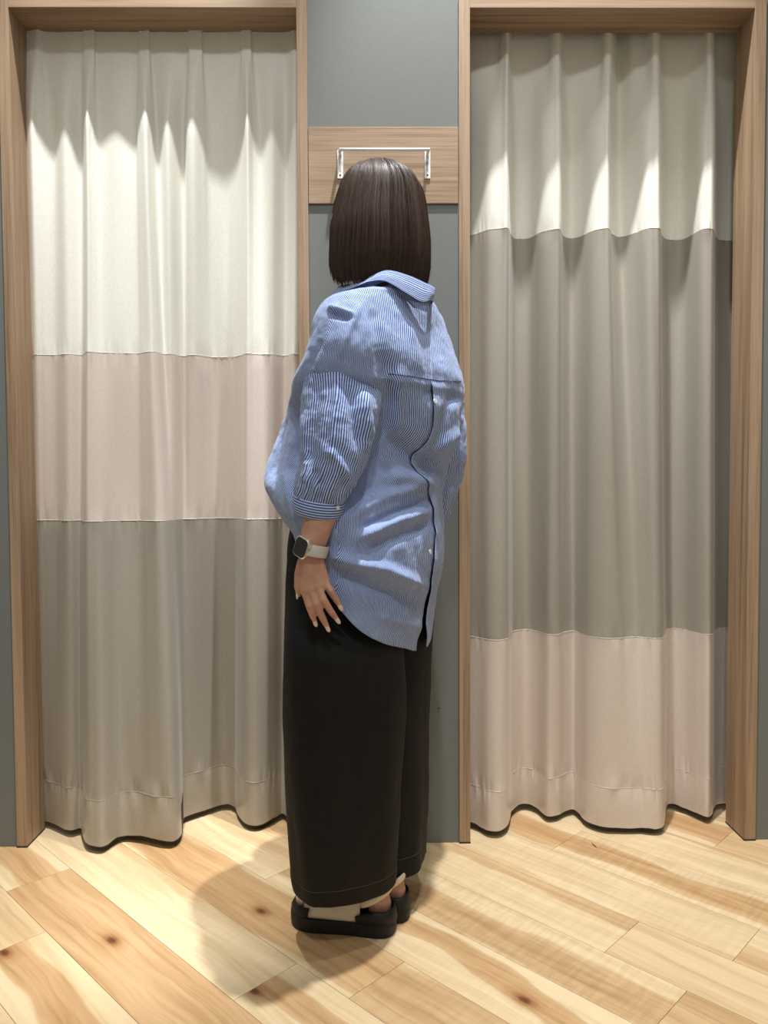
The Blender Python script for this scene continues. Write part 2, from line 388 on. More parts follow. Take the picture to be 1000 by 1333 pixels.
knots = {(-6, 0): (146, 1224), (-4, -1): (340, 1186), (-3, 0): (683, 1302), (-7, 0): (6, 1240), (-5, 0): (330, 1290)}
PLEN = 1.21
cnt = 0
tone_pick = random.Random(5)
for k in range(-17, 15):
    c0, c1 = C0+(k-0)*PW, C0+(k+1)*PW
    j = joints.get(k, tone_pick.uniform(-1, 1))
    for q in range(-5, 6):
        s0, s1 = j+q*PLEN, j+(q+1)*PLEN
        # in the room only
        mid = E1*(s0+s1)/2+E2*(c0+c1)/2
        pts = [E1*s+E2*c for s in np.linspace(s0, s1, 7) for c in (c0, c1)]
        if not any(-2.4 < p[0] < 2.4 and -2.2 < p[1] < 1.15 for p in pts): continue
        bm = bmesh.new(); l = (s1-s0)/2-GAP; w = PW/2-GAP
        box(bm, -l, l, -w, w, -0.0125, 0.0, 0.0007)
        # trim against room limits
        ob_m = Matrix(((E1[0], E2[0], 0, mid[0]), (E1[1], E2[1], 0, mid[1]), (0, 0, 1, 0), (0, 0, 0, 1)))
        inv = ob_m.inverted()
        for co, no in (((3.19, 0, 0), (1, 0, 0)), ((-3.19, 0, 0), (-1, 0, 0)), ((0, 1.24, 0), (0, 1, 0)), ((0, -3.19, 0), (0, -1, 0))):
            bmesh.ops.bisect_plane(bm, geom=bm.verts[:]+bm.edges[:]+bm.faces[:], plane_co=inv @ Vector(co), plane_no=(inv.to_3x3() @ Vector(no)), clear_outer=True)
        if len(bm.faces) < 3: bm.free(); continue
        o = bm_obj('plank', bm, PLANK, None); o.parent = floor; o.matrix_basis = ob_m
        tn = tones.get((k, q), (tone_pick.uniform(-0.8, 0.8), tone_pick.uniform(0.2, 0.9), tone_pick.uniform(0.3, 0.85), tone_pick.uniform(0, 0.6)))
        o['band'], o['breadth'], o['depth_tone'], o['curl'] = [float(x) for x in tn]
        o['seed'] = tone_pick.random(); o['knot_x'] = 5.0; o['knot_y'] = 5.0
        if (k, q) in knots:
            kp = inv @ Vector(floor_at(*knots[(k, q)])); o['knot_x'] = kp.x; o['knot_y'] = kp.y
        cnt += 1

# ------------------------------------------------------------------ board and hanging bar
bm = bmesh.new(); box(bm, XL4+0.0015, XR1-0.0015, 0.0005, WY+0.02, 1.6735, 1.8665, 0.001)
o = bm_obj('mounting_board', bm, WOODX); tag(o, kind='structure'); o.name = 'trim_2'
bar = empty('hanging_bar', (0.024, 0, 1.735)); tag(bar, 'white metal hanging bar on two slotted brackets, screwed to the wooden board above her head', 'rail')
bxl, bxr = at(443, 215, 0)[0], at(556.5, 215, 0)[0]
zt, zb = at(443, 196, 0)[2], at(443, 233, 0)[2]
YB = -0.034
for bx in (bxl, bxr):
    bm = bmesh.new()
    box(bm, bx-0.0075, bx+0.0075, -0.003, 0.0015, zb, zt, 0.0014)
    b_ = bm_obj('bracket', bm, WHITEM, bar)
    bm = bmesh.new(); tube(bm, [(bx, -0.003, zt-0.012), (bx, YB*0.7, zt-0.012), (bx+(0.003 if bx < 0 else -0.003), YB, zt-0.012)], 0.0042, 10); bm_obj('arm', bm, WHITEM, bar, True)
    bm = bmesh.new(); box(bm, bx-0.0022, bx+0.0022, -0.0036, -0.0028, zb+0.018, zt-0.03, 0.0003); bm_obj('slot', bm, simple('slot_grey', (0.42, 0.42, 0.41), 0.5), b_)
    for zz in (zb+0.009, zt-0.005):
        bm = bmesh.new(); bmesh.ops.create_uvsphere(bm, u_segments=10, v_segments=6, radius=0.0026, matrix=Matrix.Translation((bx, -0.003, zz)) @ Matrix.Diagonal((1, 0.5, 1, 1)))
        bm_obj('screw', bm, DARKM, b_, True)
bm = bmesh.new(); tube(bm, [(bxl, YB, zt-0.012), (bxr+0.004, YB, zt-0.012)], 0.0042, 12); bm_obj('rod', bm, WHITEM, bar, True)

# ------------------------------------------------------------------ curtains
def curtain(label, anchors, bands, hem_z, stitch_z, ztop, mid_frac, mats, seedv):
    """anchors: (x_top, d_top, x_mid, d_mid, x_bot, d_bot) along the cloth"""
    A = np.array(anchors, float)
    nu = 440
    T = catmull(A[:, 0:2], nu); Mi = catmull(A[:, 2:4], nu); B = catmull(A[:, 4:6], nu)
    zm = ztop-mid_frac
    root = empty('curtain', ((A[0, 0]+A[-1, 0])/2, 0.1, 0)); tag(root, label, 'curtain', )
    xs = (T[:, 0]-T[0, 0])
    zbound = [ztop]+list(bands)+[stitch_z, hem_z]
    nz = lambda x, z, s: noise.noise(Vector((x*9+s, z*1.6, s*3.1)))
    def pt_row(z, extra=None):
        if z > zm:
            w = (ztop-z)/(ztop-zm); w = w*w*(3-2*w); XY = T*(1-w)+Mi*w
        else:
            w = (zm-z)/(zm-hem_z); w = w*w*(3-2*w)*0.6+w*0.4; XY = Mi*(1-w)+B*w
        return XY.copy()
    names_ = ['upper_panel', 'middle_panel', 'lower_panel', 'hem_band']
    out = []
    for bi in range(4):
        z1, z0 = zbound[bi], zbound[bi+1]
        nvr = max(8, int((z1-z0)/0.014))
        P = np.zeros((nvr, nu, 3))
        for j in range(nvr):
            z = z1+(z0-z1)*j/(nvr-1)
            XY = pt_row(z)
            # little gathers at each seam, the same on both sides of it
            for ks, amp in ((1, 0.0036), (2, 0.0036), (3, 0.0062)):
                dd = z-zbound[ks]
                if abs(dd) < 0.06:
                    g = amp*math.exp(-(dd/0.022)**2)
                    for i in range(nu): XY[i, 1] += g*(noise.noise(Vector((xs[i]*80+seedv+7*ks, dd*7, 1.7)))+0.5*noise.noise(Vector((xs[i]*190+seedv, dd*12, ks))))
            for i in range(0, nu): XY[i, 1] += 0.0045*noise.noise(Vector((xs[i]*16+seedv, z*2.2, 0.3)))
            P[j, :, :2] = XY; P[j, :, 2] = z
            if bi == 3 and j == nvr-1:
                for i in range(nu): P[j, i, 2] += 0.004*noise.noise(Vector((xs[i]*30+seedv, 3.3, 0)))
        # belly of the folded hem
        if bi == 3:
            v = np.linspace(0, 1, nvr)[:, None]; P[:, :, 1] -= 0.0018*np.sin(v*PI)
        me = mesh_from(names_[bi], P.reshape(-1, 3), grid_faces(nvr, nu, False))
        o = link(names_[bi], me, mats[bi], root, True)
        md = o.modifiers.new('thickness', 'SOLIDIFY'); md.thickness = 0.0012; md.offset = 0; md.use_rim = False
        out.append(P)
        if bi > 0:
            bm = bmesh.new(); tube(bm, [Vector(P[0, i])+Vector((0, -0.0008, 0.0)) for i in range(0, nu, 2)], 0.0006, 5)
            bm_obj('seam' if bi < 3 else 'hem_stitching', bm, THREAD if bi < 3 else mats[3], root, True)
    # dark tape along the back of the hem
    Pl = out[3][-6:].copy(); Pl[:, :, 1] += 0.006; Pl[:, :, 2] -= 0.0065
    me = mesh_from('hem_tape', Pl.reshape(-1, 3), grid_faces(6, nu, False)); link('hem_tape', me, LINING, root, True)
    # pleat stitching tucks at the top
    return root
def px_x(px, py, y): return at(px, py, y)[0]

# left: (px at the top, px at mid, mid depth, px at the hem, hem py or depth)
def build_anchors(rows, zbot):
    out = []
    for (pt, dt, pm, dm, pb, hb) in rows:
        B = floor_at(pb, hb, zbot)
        out.append((px_x(pt, 45, dt), dt, px_x(pm, 170, dm), dm, B[0], B[1]))
    return out
LB = 0.02
rows = [
 (30, .108, 32, .100, 46, 1062), (42, .100, 40, .072, 56, 1068), (49, .096, 50, .082, 66, 1071), (58, .104, 70, .096, 76, 1075), (85, .106, 85, .082, 92, 1081), (106, .106, 105, .104, 105, 1079),
 (109, .101, 109, .080, 107, 1085), (115, .100, 113, .062, 112, 1097), (122, .098, 120, .076, 122, 1101), (126, .106, 130, .090, 136, 1101),
 (150, .106, 150, .080, 158, 1088), (178, .106, 175, .092, 182, 1088), (181, .1, 180, .08, 200, 1092), (186, .100, 189, .062, 216, 1095), (193, .098, 196, .078, 228, 1094), (198, .106, 205, .104, 236, 1086),
 (222, .106, 218, .075, 238, 1070), (244, .106, 238, .112, 240, 1064), (247, .1, 244, .08, 252, 1059), (254, .100, 252, .074, 264, 1055), (262, .098, 264, .092, 276, 1051), (268, .106, 275, .108, 290, 1047), (310, .106, 302, .106, 305, 1050),
 (315, .1, 316, .088, 310, 1060), (321, .100, 322, .066, 318, 1070), (326, .098, 330, .084, 330, 1074), (330, .106, 340, .092, 342, 1072), (350, .106, 354, .080, 356, 1065), (374, .106, 372, .102, 368, 1059), (383, .100, 384, .074, 378, 1066), (392, .104, 396, .098, 392, 1060)]
AL = build_anchors(rows, LB)
curtain('tall white, pink-beige and taupe striped curtain, closed across the left doorway, taupe at the bottom', AL, (1.305, 0.860), LB, 0.138, 2.1635, 0.2855, [SAT_W, SAT_P, SAT_T, satin('taupe_hem_satin', (0.35, 0.315, 0.255), 0.30, 0.1, 0.6)], 3.0)
rowsR = [
 (606, .150, 606, .175, 606, 1068), (625, .145, 622, .140, 622, 1074), (648, .142, 636, .110, 636, 1081), (654, .125, 652, .100, 650, 1082), (661, .108, 661, .098, 660, 1076), (664, .135, 665, .150, 664, 1066),
 (668, .148, 672, .185, 667, 1055), (690, .145, 690, .172, 682, 1047), (712, .142, 706, .118, 698, 1051), (720, .118, 721, .100, 712, 1062), (728, .112, 730, .100, 726, 1061), (732, .138, 733, .150, 735, 1056),
 (736, .148, 742, .180, 746, 1053), (755, .146, 756, .165, 753, 1058), (782, .142, 772, .118, 764, 1069), (788, .116, 786, .098, 785, 1076), (796, .112, 793, .098, 806, 1077), (800, .138, 796, .150, 820, 1077),
 (806, .178, 806, .178, 835, 1077), (824, .145, 822, .150, 848, 1079), (842, .140, 840, .105, 858, 1079), (850, .112, 852, .096, 864, 1075), (857, .114, 859, .100, 866, 1064), (860, .140, 862, .160, 867, 1052),
 (866, .148, 872, .195, 872, 1046), (890, .146, 892, .185, 890, 1051), (914, .140, 912, .112, 908, 1059), (921, .112, 923, .098, 921, 1064), (928, .116, 930, .104, 927, 1060), (931, .142, 933, .165, 930, 1051), (942, .150, 945, .20, 940, 1046), (985, .158, 985, .20, 975, 1045)]
AR = build_anchors(rowsR, LB)
curtain('tall white, taupe and pink-beige striped curtain, closed across the right doorway, pink-beige at the bottom', AR, (1.640, 0.534), LB, 0.128, 2.215, 0.357, [SAT_W, SAT_T, SAT_P, satin('pink_beige_hem_satin', (0.62, 0.54, 0.47), 0.30, 0.1, 0.6)], 9.0)

# two small things: a screw left in the wall and a scrap on the floor
wp = at(571.5, 922, WY); bm = bmesh.new(); bmesh.ops.create_cone(bm, cap_ends=True, segments=12, radius1=0.0030, radius2=0.0022, depth=0.003, matrix=Matrix.Translation((wp[0], WY-0.001, wp[2])) @ Matrix.Rotation(PI/2, 4, 'X'))
tag(bm_obj('wall_screw', bm, DARKM), 'tiny dark screw head left in the grey wall right of the black trousers', 'screw')
sp_ = [Vector(floor_at(*q, 0.0012)) for q in ((770.5, 1096.5), (772.5, 1099.5), (774.5, 1101), (776.5, 1103.2))]
bm = bmesh.new(); tube(bm, sp_, [.0006, .0012, .0012, .0007], 6); tag(bm_obj('scrap', bm, LINING), 'tiny dark thread scrap lying on the pale floor in front of the right curtain', 'scrap')

# ------------------------------------------------------------------ the person
person = empty('person', (-0.03, -0.34, 0.0))
tag(person, 'person standing turned away in a loose blue striped shirt, wide black trousers and sandals', 'person')
def fl_dir(deg):
    t = math.radians(deg)
    return np.array([-math.sin(t), math.cos(t)]), np.array([-math.cos(t), -math.sin(t)])
def sgnpow(v, p): return np.sign(v)*np.abs(v)**p
def fit_px(P, L, R, it=6):
    """slide and scale a ring in x so that its outline reaches px L and R"""
    P = P.copy()
    for _ in range(it):
        q = proj(P)[:, 0]; i0, i1 = q.argmin(), q.argmax()
        a, b = at(L, 600, P[i0, 1])[0], at(R, 600, P[i1, 1])[0]
        x0, x1 = P[i0, 0], P[i1, 0]
        P[:, 0] = a+(P[:, 0]-x0)*(b-a)/(x1-x0)
    return P
def zof(py, Y): return at(500, py, Y)[2]

class RingTable:
    def __init__(self, rows, Y0, nphi=240, expo=2.2, nz=160):
        """rows: py, pxL, pxR, a(L), bF, bB, cx, cy, turn"""
        A = np.array(rows, float); zs = np.array([zof(r[0], Y0) for r in rows])
        o = np.argsort(zs); zs = zs[o]; A = A[o]
        self.z = np.linspace(zs[0], zs[-1], nz); self.n = nphi
        cols = [pinterp(self.z, zs, A[:, c]) for c in range(1, 9)]
        ph = np.arange(nphi)/nphi*2*PI
        self.T = np.zeros((nz, nphi, 2))
        for k in range(nz):
            L_, R_, a, bf, bb, cx, cy, tn = [c[k] for c in cols]
            F, Lf = fl_dir(tn); c, s = np.cos(ph), np.sin(ph)
            b = np.where(c > 0, bf, bb)
            xy = np.array([cx, cy])+np.outer(sgnpow(c, 2/expo)*b, F)+np.outer(sgnpow(s, 2/expo)*a, Lf)
            P = np.column_stack([xy, np.full(nphi, self.z[k])])
            self.T[k] = fit_px(P, L_, R_)[:, :2]
    def __call__(self, z, phi):
        z = np.asarray(z); phi = np.asarray(phi) % (2*PI)
        fz = np.clip((z-self.z[0])/(self.z[-1]-self.z[0])*(len(self.z)-1), 0, len(self.z)-1.001); i = fz.astype(int); a = (fz-i)[..., None]
        fp = phi/(2*PI)*self.n; j = fp.astype(int) % self.n; b = (fp-np.floor(fp))[..., None]; j2 = (j+1) % self.n
        xy = (self.T[i, j]*(1-a)+self.T[i+1, j]*a)*(1-b)+(self.T[i, j2]*(1-a)+self.T[i+1, j2]*a)*b
        return np.concatenate([xy, z[..., None]], -1)

# ---- shirt body
SH = RingTable([
 (379, 490, 556, .060, .060, .065, .02, -.36, 50), (385, 476, 561, .082, .068, .070, .015, -.36, 50), (392, 447, 567, .140, .085, .085, .0, -.35, 50),
 (399, 430, 575, .180, .095, .092, .0, -.34, 50), (410, 419, 580, .205, .105, .10, 0, -.34, 50), (428, 410, 586, .228, .115, .105, 0, -.34, 52),
 (450, 405, 593, .243, .125, .11, 0, -.34, 54), (472, 399, 600, .250, .13, .115, 0, -.34, 55), (490, 388, 604, .243, .14, .118, 0, -.34, 55),
 (506, 381, 603, .228, .15, .118, 0, -.34, 57), (516, 379, 601, .212, .155, .112, 0, -.336, 58), (532, 375, 599, .172, .165, .112, 0, -.335, 58), (560, 365, 598, .160, .175, .10, -.01, -.33, 60),
 (585, 354, 593, .160, .19, .092, -.01, -.33, 60), (608, 346, 584, .165, .20, .088, -.02, -.33, 60), (630, 344, 578, .185, .20, .10, -.02, -.33, 60), (650, 352, 576, .205, .19, .115, -.02, -.33, 60),
 (674, 367, 577, .225, .175, .125, -.02, -.33, 60), (697, 382, 578, .225, .16, .13, -.02, -.33, 60), (722, 387, 578, .225, .15, .13, -.02, -.33, 60),
 (790, 390, 568, .225, .14, .12, -.02, -.33, 60), (860, 392, 560, .225, .14, .115, -.02, -.33, 60)], -.36)
def phi_edge(pxs, z):
    """angle on the back where the outline of level z crosses pxs"""
    ph = np.radians(np.linspace(100, 235, 271)); q = proj(SH(np.full(271, z), ph)); 
    k = q[:, 0].argmax(); q = q[:k+1]
    return ph[min(np.searchsorted(np.maximum.accumulate(q[:, 0]), pxs), k)]
PYR = [378, 440, 497, 530, 560, 582, 605, 628, 650, 680, 705, 745, 790, 820, 846]
PXR = [556, 560, 562, 562.5, 562, 552, 540, 549, 559, 564, 565, 562, 556, 552, 553]
PXL = [556, 560, 562, 566, 566, 557, 546, 555, 564, 568, 569, 565, 556, 550.5, 544]
nv, nu = 250, 400
zhem_ph = np.radians([0, 40, 75, 95, 115, 140, 165, 180, 200, 225, 270, 315, 360])
zhem_v = [.86, .82, .765, .715, .672, .638, .614, .597, .603, .62, .70, .80, .86]
v = np.linspace(0, 1, nv); ztop = zof(379, -.36)
zz = np.linspace(ztop, .58, 120)
pyz = np.array([proj(np.array([[0.05, -.42, z]]))[0, 1] for z in zz])
eR = np.array([phi_edge(np.interp(p, PYR, PXR), z) for p, z in zip(pyz, zz)])
eL = np.array([phi_edge(np.interp(p, PYR, PXL), z) for p, z in zip(pyz, zz)])
def smooth1(a, n=7): return np.convolve(np.pad(a, n//2, mode='edge'), np.ones(n)/n, 'valid')
eR, eL = smooth1(eR, 3), smooth1(eL, 3)
u = np.linspace(0, 1, nu)
phi0 = (1-u)*math.radians(178)+u*math.radians(178-360)      # rough angle for the hem height
zh = pinterp(np.degrees(phi0) % 360, np.degrees(zhem_ph), zhem_v)
Z = ztop+(zh[None, :]-ztop)*v[:, None]
EL = np.interp(-Z, -zz, eL); ER = np.interp(-Z, -zz, eR)
PHI = EL+(ER-2*PI-EL)*u[None, :]
PT = SH(Z, PHI)
Nn = gnormals(PT, False)
if np.mean(np.sum(Nn[:, :, :2]*(PT-PT.mean(1, keepdims=True))[:, :, :2], -1)) < 0: Nn = -Nn
below = np.clip((zof(497, -.42)-Z)/0.02, 0, 1)
edge_r = np.clip(1-(1-u)/0.035, 0, 1)**1.0; edge_l = np.clip(1-u/0.02, 0, 1)
PT = PT+Nn*(below*(0.005*edge_r[None, :]-0.003*edge_l[None, :]))[..., None]
PT = folds(PT, [
 ([(504, 455), (506, 520), (497, 578)], 13, -.014), ([(518, 470), (521, 530), (512, 575)], 8, .006),
 ([(505, 566), (532, 592), (560, 604), (578, 604)], 15, -.020), ([(505, 622), (530, 622), (566, 630)], 10, .013),
 ([(592, 505), (577, 560), (562, 598)], 8, -.009), ([(602, 562), (580, 578), (563, 592)], 7, .009),
 ([(455, 672), (500, 648), (545, 634)], 8, .011), ([(470, 688), (520, 666), (556, 652)], 6, -.010),
 ([(465, 702), (515, 678), (560, 664)], 7, .010), ([(478, 718), (530, 694), (562, 682)], 7, -.010),
 ([(425, 722), (465, 735), (500, 741), (552, 763)], 8, .014), ([(430, 742), (480, 762), (520, 772), (548, 785)], 11, -.013),
 ([(490, 800), (530, 812), (548, 818)], 8, .007),
 ([(427, 401), (445, 404), (460, 411)], 4, .008), ([(430, 408), (446, 413), (458, 415)], 3.5, -.010),
 ([(418, 440), (402, 480)], 5, -.006), ([(440, 470), (455, 430), (470, 395)], 5, .005), ([(485, 400), (493, 440), (496, 480)], 7, -.006),
 ([(515, 395), (535, 430), (546, 480)], 7, .004), ([(560, 420), (572, 470)], 8, -.004),
 ([(372, 540), (360, 590), (352, 620)], 6, -.006), ([(386, 560), (372, 620), (380, 670)], 6, .007),
], closed=False)
PT += gnormals(PT, False)*(0.0022*fbm(PT*np.array([1, 1, 0.7]), 34, 2))[..., None]
# stripe coordinate: distance from the nearest of centre back / centre front, running down the dropped shoulders
seg = np.linalg.norm(np.diff(PT, axis=1), axis=-1); arc = np.concatenate([np.zeros((nv, 1)), np.cumsum(seg, 1)], 1)
for _k in range(3): arc[1:-1] = (arc[:-2]+arc[1:-1]+arc[2:])/3
iS = int(nu*0.245); iF = int(nu*0.5); iR = int(nu*0.755)
arcF = np.abs(arc-arc[:, iF:iF+1]); arcB = arc[:, -1:]-arc
iu = np.arange(nu)[None, :]
Qb = np.where(iu < iS, arc, np.where(iu < iR, arcF-0.75*Z, arcB))
wsh = np.exp(-((np.degrees(phi0)-90)/32)**2)+np.exp(-((np.degrees(phi0)+90)/32)**2)
Q = Qb+wsh[None, :]*np.where((iu < iS) | (iu >= iR), 1.0, 0.35)*np.clip(1.36-Z, 0, 0.2)*0.95
# front panels are cut on the slant
UV = np.stack([Q, v[:, None]*0.8+0*Q], -1)
shirt = grid_obj('shirt', PT, STRIPE, person, closed=False, uv=UV, thick=0.0014)

pxT = proj(PT)
NT = gnormals(PT, False)
if np.mean(np.sum(NT*(PT-PT.mean(1, keepdims=True)), -1)) < 0: NT = -NT
facing = np.sum(NT*(CAMP-PT), -1) > 0
def on_surf(S, px_, N_, face, x, y, lift=0.0008):
    d = np.linalg.norm(px_-np.array([x, y]), axis=-1)+np.where(face, 0, 1e6)
    j = np.unravel_index(d.argmin(), d.shape)
    return S[j]+N_[j]*lift, N_[j]
def seam_line(name, S, px_, N_, face, pts, m, parent, rad=0.0007, n=40, lift=0.0006):
    K = catmull(np.array(pts, float), n); bm = bmesh.new()
    W = [on_surf(S, px_, N_, face, *k, lift)[0] for k in K]
    W = np.array(W); W[1:-1] = (W[:-2]+W[1:-1]*2+W[2:])/4
    tube(bm, W, rad, 5); return bm_obj(name, bm, m, parent, True)
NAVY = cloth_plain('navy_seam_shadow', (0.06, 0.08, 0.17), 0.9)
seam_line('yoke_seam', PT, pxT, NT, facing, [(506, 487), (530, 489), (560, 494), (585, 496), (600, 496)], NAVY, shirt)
for (bx, by) in ((565, 523), (559, 718)):
    p, nn = on_surf(PT, pxT, NT, facing, bx, by, 0.0022)
    bm = bmesh.new(); bmesh.ops.create_cone(bm, cap_ends=True, segments=16, radius1=0.0052, radius2=0.0048, depth=0.0026)
    bmesh.ops.transform(bm, verts=bm.verts, matrix=Matrix.Translation(p) @ Vector(nn).to_track_quat('Z', 'Y').to_matrix().to_4x4())
    bm_obj('button', bm, BUTTON, shirt, False)

# ---- sleeves
def sleeve(rows, Y0, tilt, gather, strokes, seed, nphi=150, nrow=120):
    A = np.array(rows, float); zs = np.array([zof(r[0], Y0) for r in rows]); vv = np.linspace(0, 1, nrow)
    s = np.concatenate([[0], np.cumsum(np.abs(np.diff(zs)))]); s /= s[-1]
    zc = pinterp(vv, s, zs); cols = [pinterp(vv, s, A[:, c]) for c in range(1, 5)]
    ph = np.arange(nphi)/nphi*2*PI; P = np.zeros((nrow, nphi, 3))
    for k in range(nrow):
        L_, R_, yc, hy = [c[k] for c in cols]
        x0, x1 = at(L_, 600, yc)[0], at(R_, 600, yc)[0]
        g = 1+gather*max(0, (vv[k]-0.62)/0.38)**1.3*np.cos(ph*15+1.5*np.sin(ph*3))*0.055*(1 if vv[k] < 0.97 else 0.3)
        X = (x0+x1)/2+(x1-x0)/2*sgnpow(np.cos(ph), 0.92)*g; Yy = yc+hy*sgnpow(np.sin(ph), 0.92)*g
        if tilt < 0:      # the dropped shoulder overlaps the back of the sleeve more than its middle
            Yy = Yy+0.035*np.clip((X-(x0+x1)/2)/(x1-x0)*2, 0, 1)*np.clip((zc[k]-zof(530, Y0))/0.05, 0, 1)
        P[k, :, 0] = X; P[k, :, 1] = Yy; P[k, :, 2] = zc[k]+tilt*(X-(x0+x1)/2)*vv[k]-2.0*tilt*(Yy-yc)*vv[k]**2*(1 if tilt < 0 else 0)
    P = folds(P, strokes)
    P += gnormals(P)[..., :]*(0.0022*fbm(P, 36, seed))[..., None]
    P = np.concatenate([np.roll(P, -nphi//4, 1), np.roll(P, -nphi//4, 1)[:, :1]], 1)
    arc = np.concatenate([np.zeros((nrow, 1)), np.cumsum(np.linalg.norm(np.diff(P, axis=1), axis=-1), 1)], 1)
    for _ in range(12): arc[1:-1] = (arc[:-2]+2*arc[1:-1]+arc[2:])/4
    arc = arc-arc[:, nphi//2:nphi//2+1]
    UV = np.stack([arc*1.18*(0.85+0.15*vv[:, None]), np.broadcast_to(vv[:, None]*0.35, arc.shape)], -1)
    return P, UV
SL, UVS = sleeve([(462, 418, 480, -.470, .045), (476, 404, 490, -.475, .060), (490, 397, 498, -.477, .070), (503, 395, 499, -.478, .078), (520, 394, 497, -.482, .084), (545, 393, 491, -.491, .085), (580, 393, 483, -.502, .080), (603, 391, 475, -.508, .074),
  (622, 387, 464, -.515, .064), (637, 384, 455, -.52, .053), (648, 384, 448, -.52, .045)], -.515, -.10, 1.0, [
  ([(440, 482), (437, 540), (432, 610)], 5, .006), ([(455, 500), (462, 550), (470, 585)], 9, -.012), ([(474, 510), (478, 560), (474, 590)], 6, .010), ([(415, 500), (408, 560), (402, 610)], 9, -.006),
  ([(425, 585), (440, 600), (452, 622)], 6, .008), ([(400, 600), (396, 630)], 4, .006), ([(410, 610), (418, 635)], 5, -.006), ([(396, 540), (397, 600)], 5, .006)], 5)
UVS2 = UVS
sleeveL = grid_obj('sleeve', SL, STRIPE, shirt, False, UVS2, thick=0.0014)
pxS = proj(SL); NS = gnormals(SL, False)
if np.mean(np.sum(NS*(SL-SL.mean(1, keepdims=True)), -1)) < 0: NS = -NS
faceS = np.sum(NS*(CAMP-SL), -1) > 0
SR, UVR = sleeve([(470, 520, 594, -.170, .060), (490, 516, 600, -.165, .072), (510, 515, 604, -.16, .08), (535, 514, 603, -.155, .085), (560, 513, 606, -.15, .085), (590, 510, 607, -.15, .085), (620, 508, 602, -.15, .08), (650, 506, 592, -.155, .07),
  (672, 508, 584, -.16, .055), (690, 515, 576, -.165, .045)], -.155, 0.05, 1.0, [([(600, 540), (590, 560)], 5, .006), ([(600, 600), (585, 640)], 6, -.008)], 8)
sleeveR = grid_obj('sleeve', SR, STRIPE, shirt, False, UVR, thick=0.0014)
def cuff(c0, c1, a0, a1, tilt, nphi=90):
    rows_ = np.linspace(0, 1, 14); ph = np.arange(nphi)/nphi*2*PI; P = np.zeros((14, nphi, 3)); UV = np.zeros((14, nphi, 2))
    c0, c1 = np.array(c0), np.array(c1)
    for k, w in enumerate(rows_):
        c = c0*(1-w)+c1*w; ax = (a0[0]*(1-w)+a1[0]*w); ay = (a0[1]*(1-w)+a1[1]*w)
        e = 0.0025*math.sin(w*PI)
        P[k, :, 0] = c[0]+(ax+e)*np.cos(ph); P[k, :, 1] = c[1]+(ay+e)*np.sin(ph); P[k, :, 2] = c[2]+tilt*(P[k, :, 0]-c[0])+0.22*(P[k, :, 1]-c[1])*tilt/-.16
        UV[k, :, 0] = w*0.036; UV[k, :, 1] = ph*0.05
    return P, UV
cu0, cu1 = at(415.5, 647, -.52), at(413, 668, -.522)
CP, CUV = cuff(cu0, cu1, (.0475, .046), (.043, .042), -.16)
cuffL = grid_obj('cuff', CP, STRIPE, shirt, True, CUV, thick=0.0022)
pxC = proj(CP); NC = gnormals(CP)
if np.mean(np.sum(NC*(CP-CP.mean(1, keepdims=True)), -1)) < 0: NC = -NC
p, nn = on_surf(CP, pxC, NC, np.sum(NC*(CAMP-CP), -1) > 0, 439, 660, 0.002)
bm = bmesh.new(); bmesh.ops.create_cone(bm, cap_ends=True, segments=14, radius1=0.0042, radius2=0.004, depth=0.0024)
bmesh.ops.transform(bm, verts=bm.verts, matrix=Matrix.Translation(p) @ Vector(nn).to_track_quat('Z', 'Y').to_matrix().to_4x4()); bm_obj('button', bm, BUTTON, shirt)
cr0 = at(545, 690, -.165); CP2, CUV2 = cuff(cr0, cr0+np.array([-.012, .003, -.035]), (.052, .046), (.046, .042), .05); grid_obj('cuff', CP2, STRIPE, shirt, True, CUV2, thick=0.0022)
# armhole seams on the dropped shoulder
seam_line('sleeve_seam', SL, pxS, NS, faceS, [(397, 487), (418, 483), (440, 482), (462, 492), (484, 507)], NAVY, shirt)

# ---- collar
crest = [at(470, 370, -.43), at(485, 361, -.445), at(505, 354, -.452), at(530, 360, -.447), at(551, 369, -.428), at(565, 377, -.398), np.array([.108, -.335, 1.365]), np.array([.075, -.265, 1.375]), np.array([0, -.245, 1.38]), np.array([-.06, -.275, 1.375]), np.array([-.075, -.36, 1.37])]
low = [at(464, 374, -.440), at(481, 367.5, -.455), at(502, 367, -.464), at(528, 382, -.462), at(548, 393.5, -.446), at(561, 391, -.412), np.array([.118, -.335, 1.338]), np.array([.09, -.245, 1.345]), np.array([0, -.22, 1.345]), np.array([-.08, -.26, 1.34]), np.array([-.095, -.365, 1.345])]
nC = 200
crest = catmull(crest, nC, True); low = catmull(low, nC, True); cen = crest.mean(0)
inn = cen+(crest-cen)*np.array([.93, .93, 1]); inn0 = inn*np.array([1, 1, 1])+np.array([0, 0, -.016]); mid = (crest+low)/2; d = (mid-cen)*np.array([1, 1, 0]); mid = mid+d/np.linalg.norm(d, axis=1, keepdims=True)*0.002
rows5 = np.stack([inn0, (inn0+inn)/2, inn+np.array([0, 0, -.002]), crest+np.array([0, 0, .0015]), crest+(mid-crest)*0.35+0.15*(mid-(crest+low)/2), mid, mid+(low-mid)*0.5, low], 0)
fine = np.stack([catmull(rows5[:, i], 28) for i in range(nC)], 1)
CU = np.zeros((28, nC, 2)); CU[..., 0] = np.linspace(0, 0.105, 28)[:, None]; CU[..., 1] = np.linspace(0, .5, nC)[None]
grid_obj('collar', fine, STRIPE, shirt, True, CU, thick=0.0018)

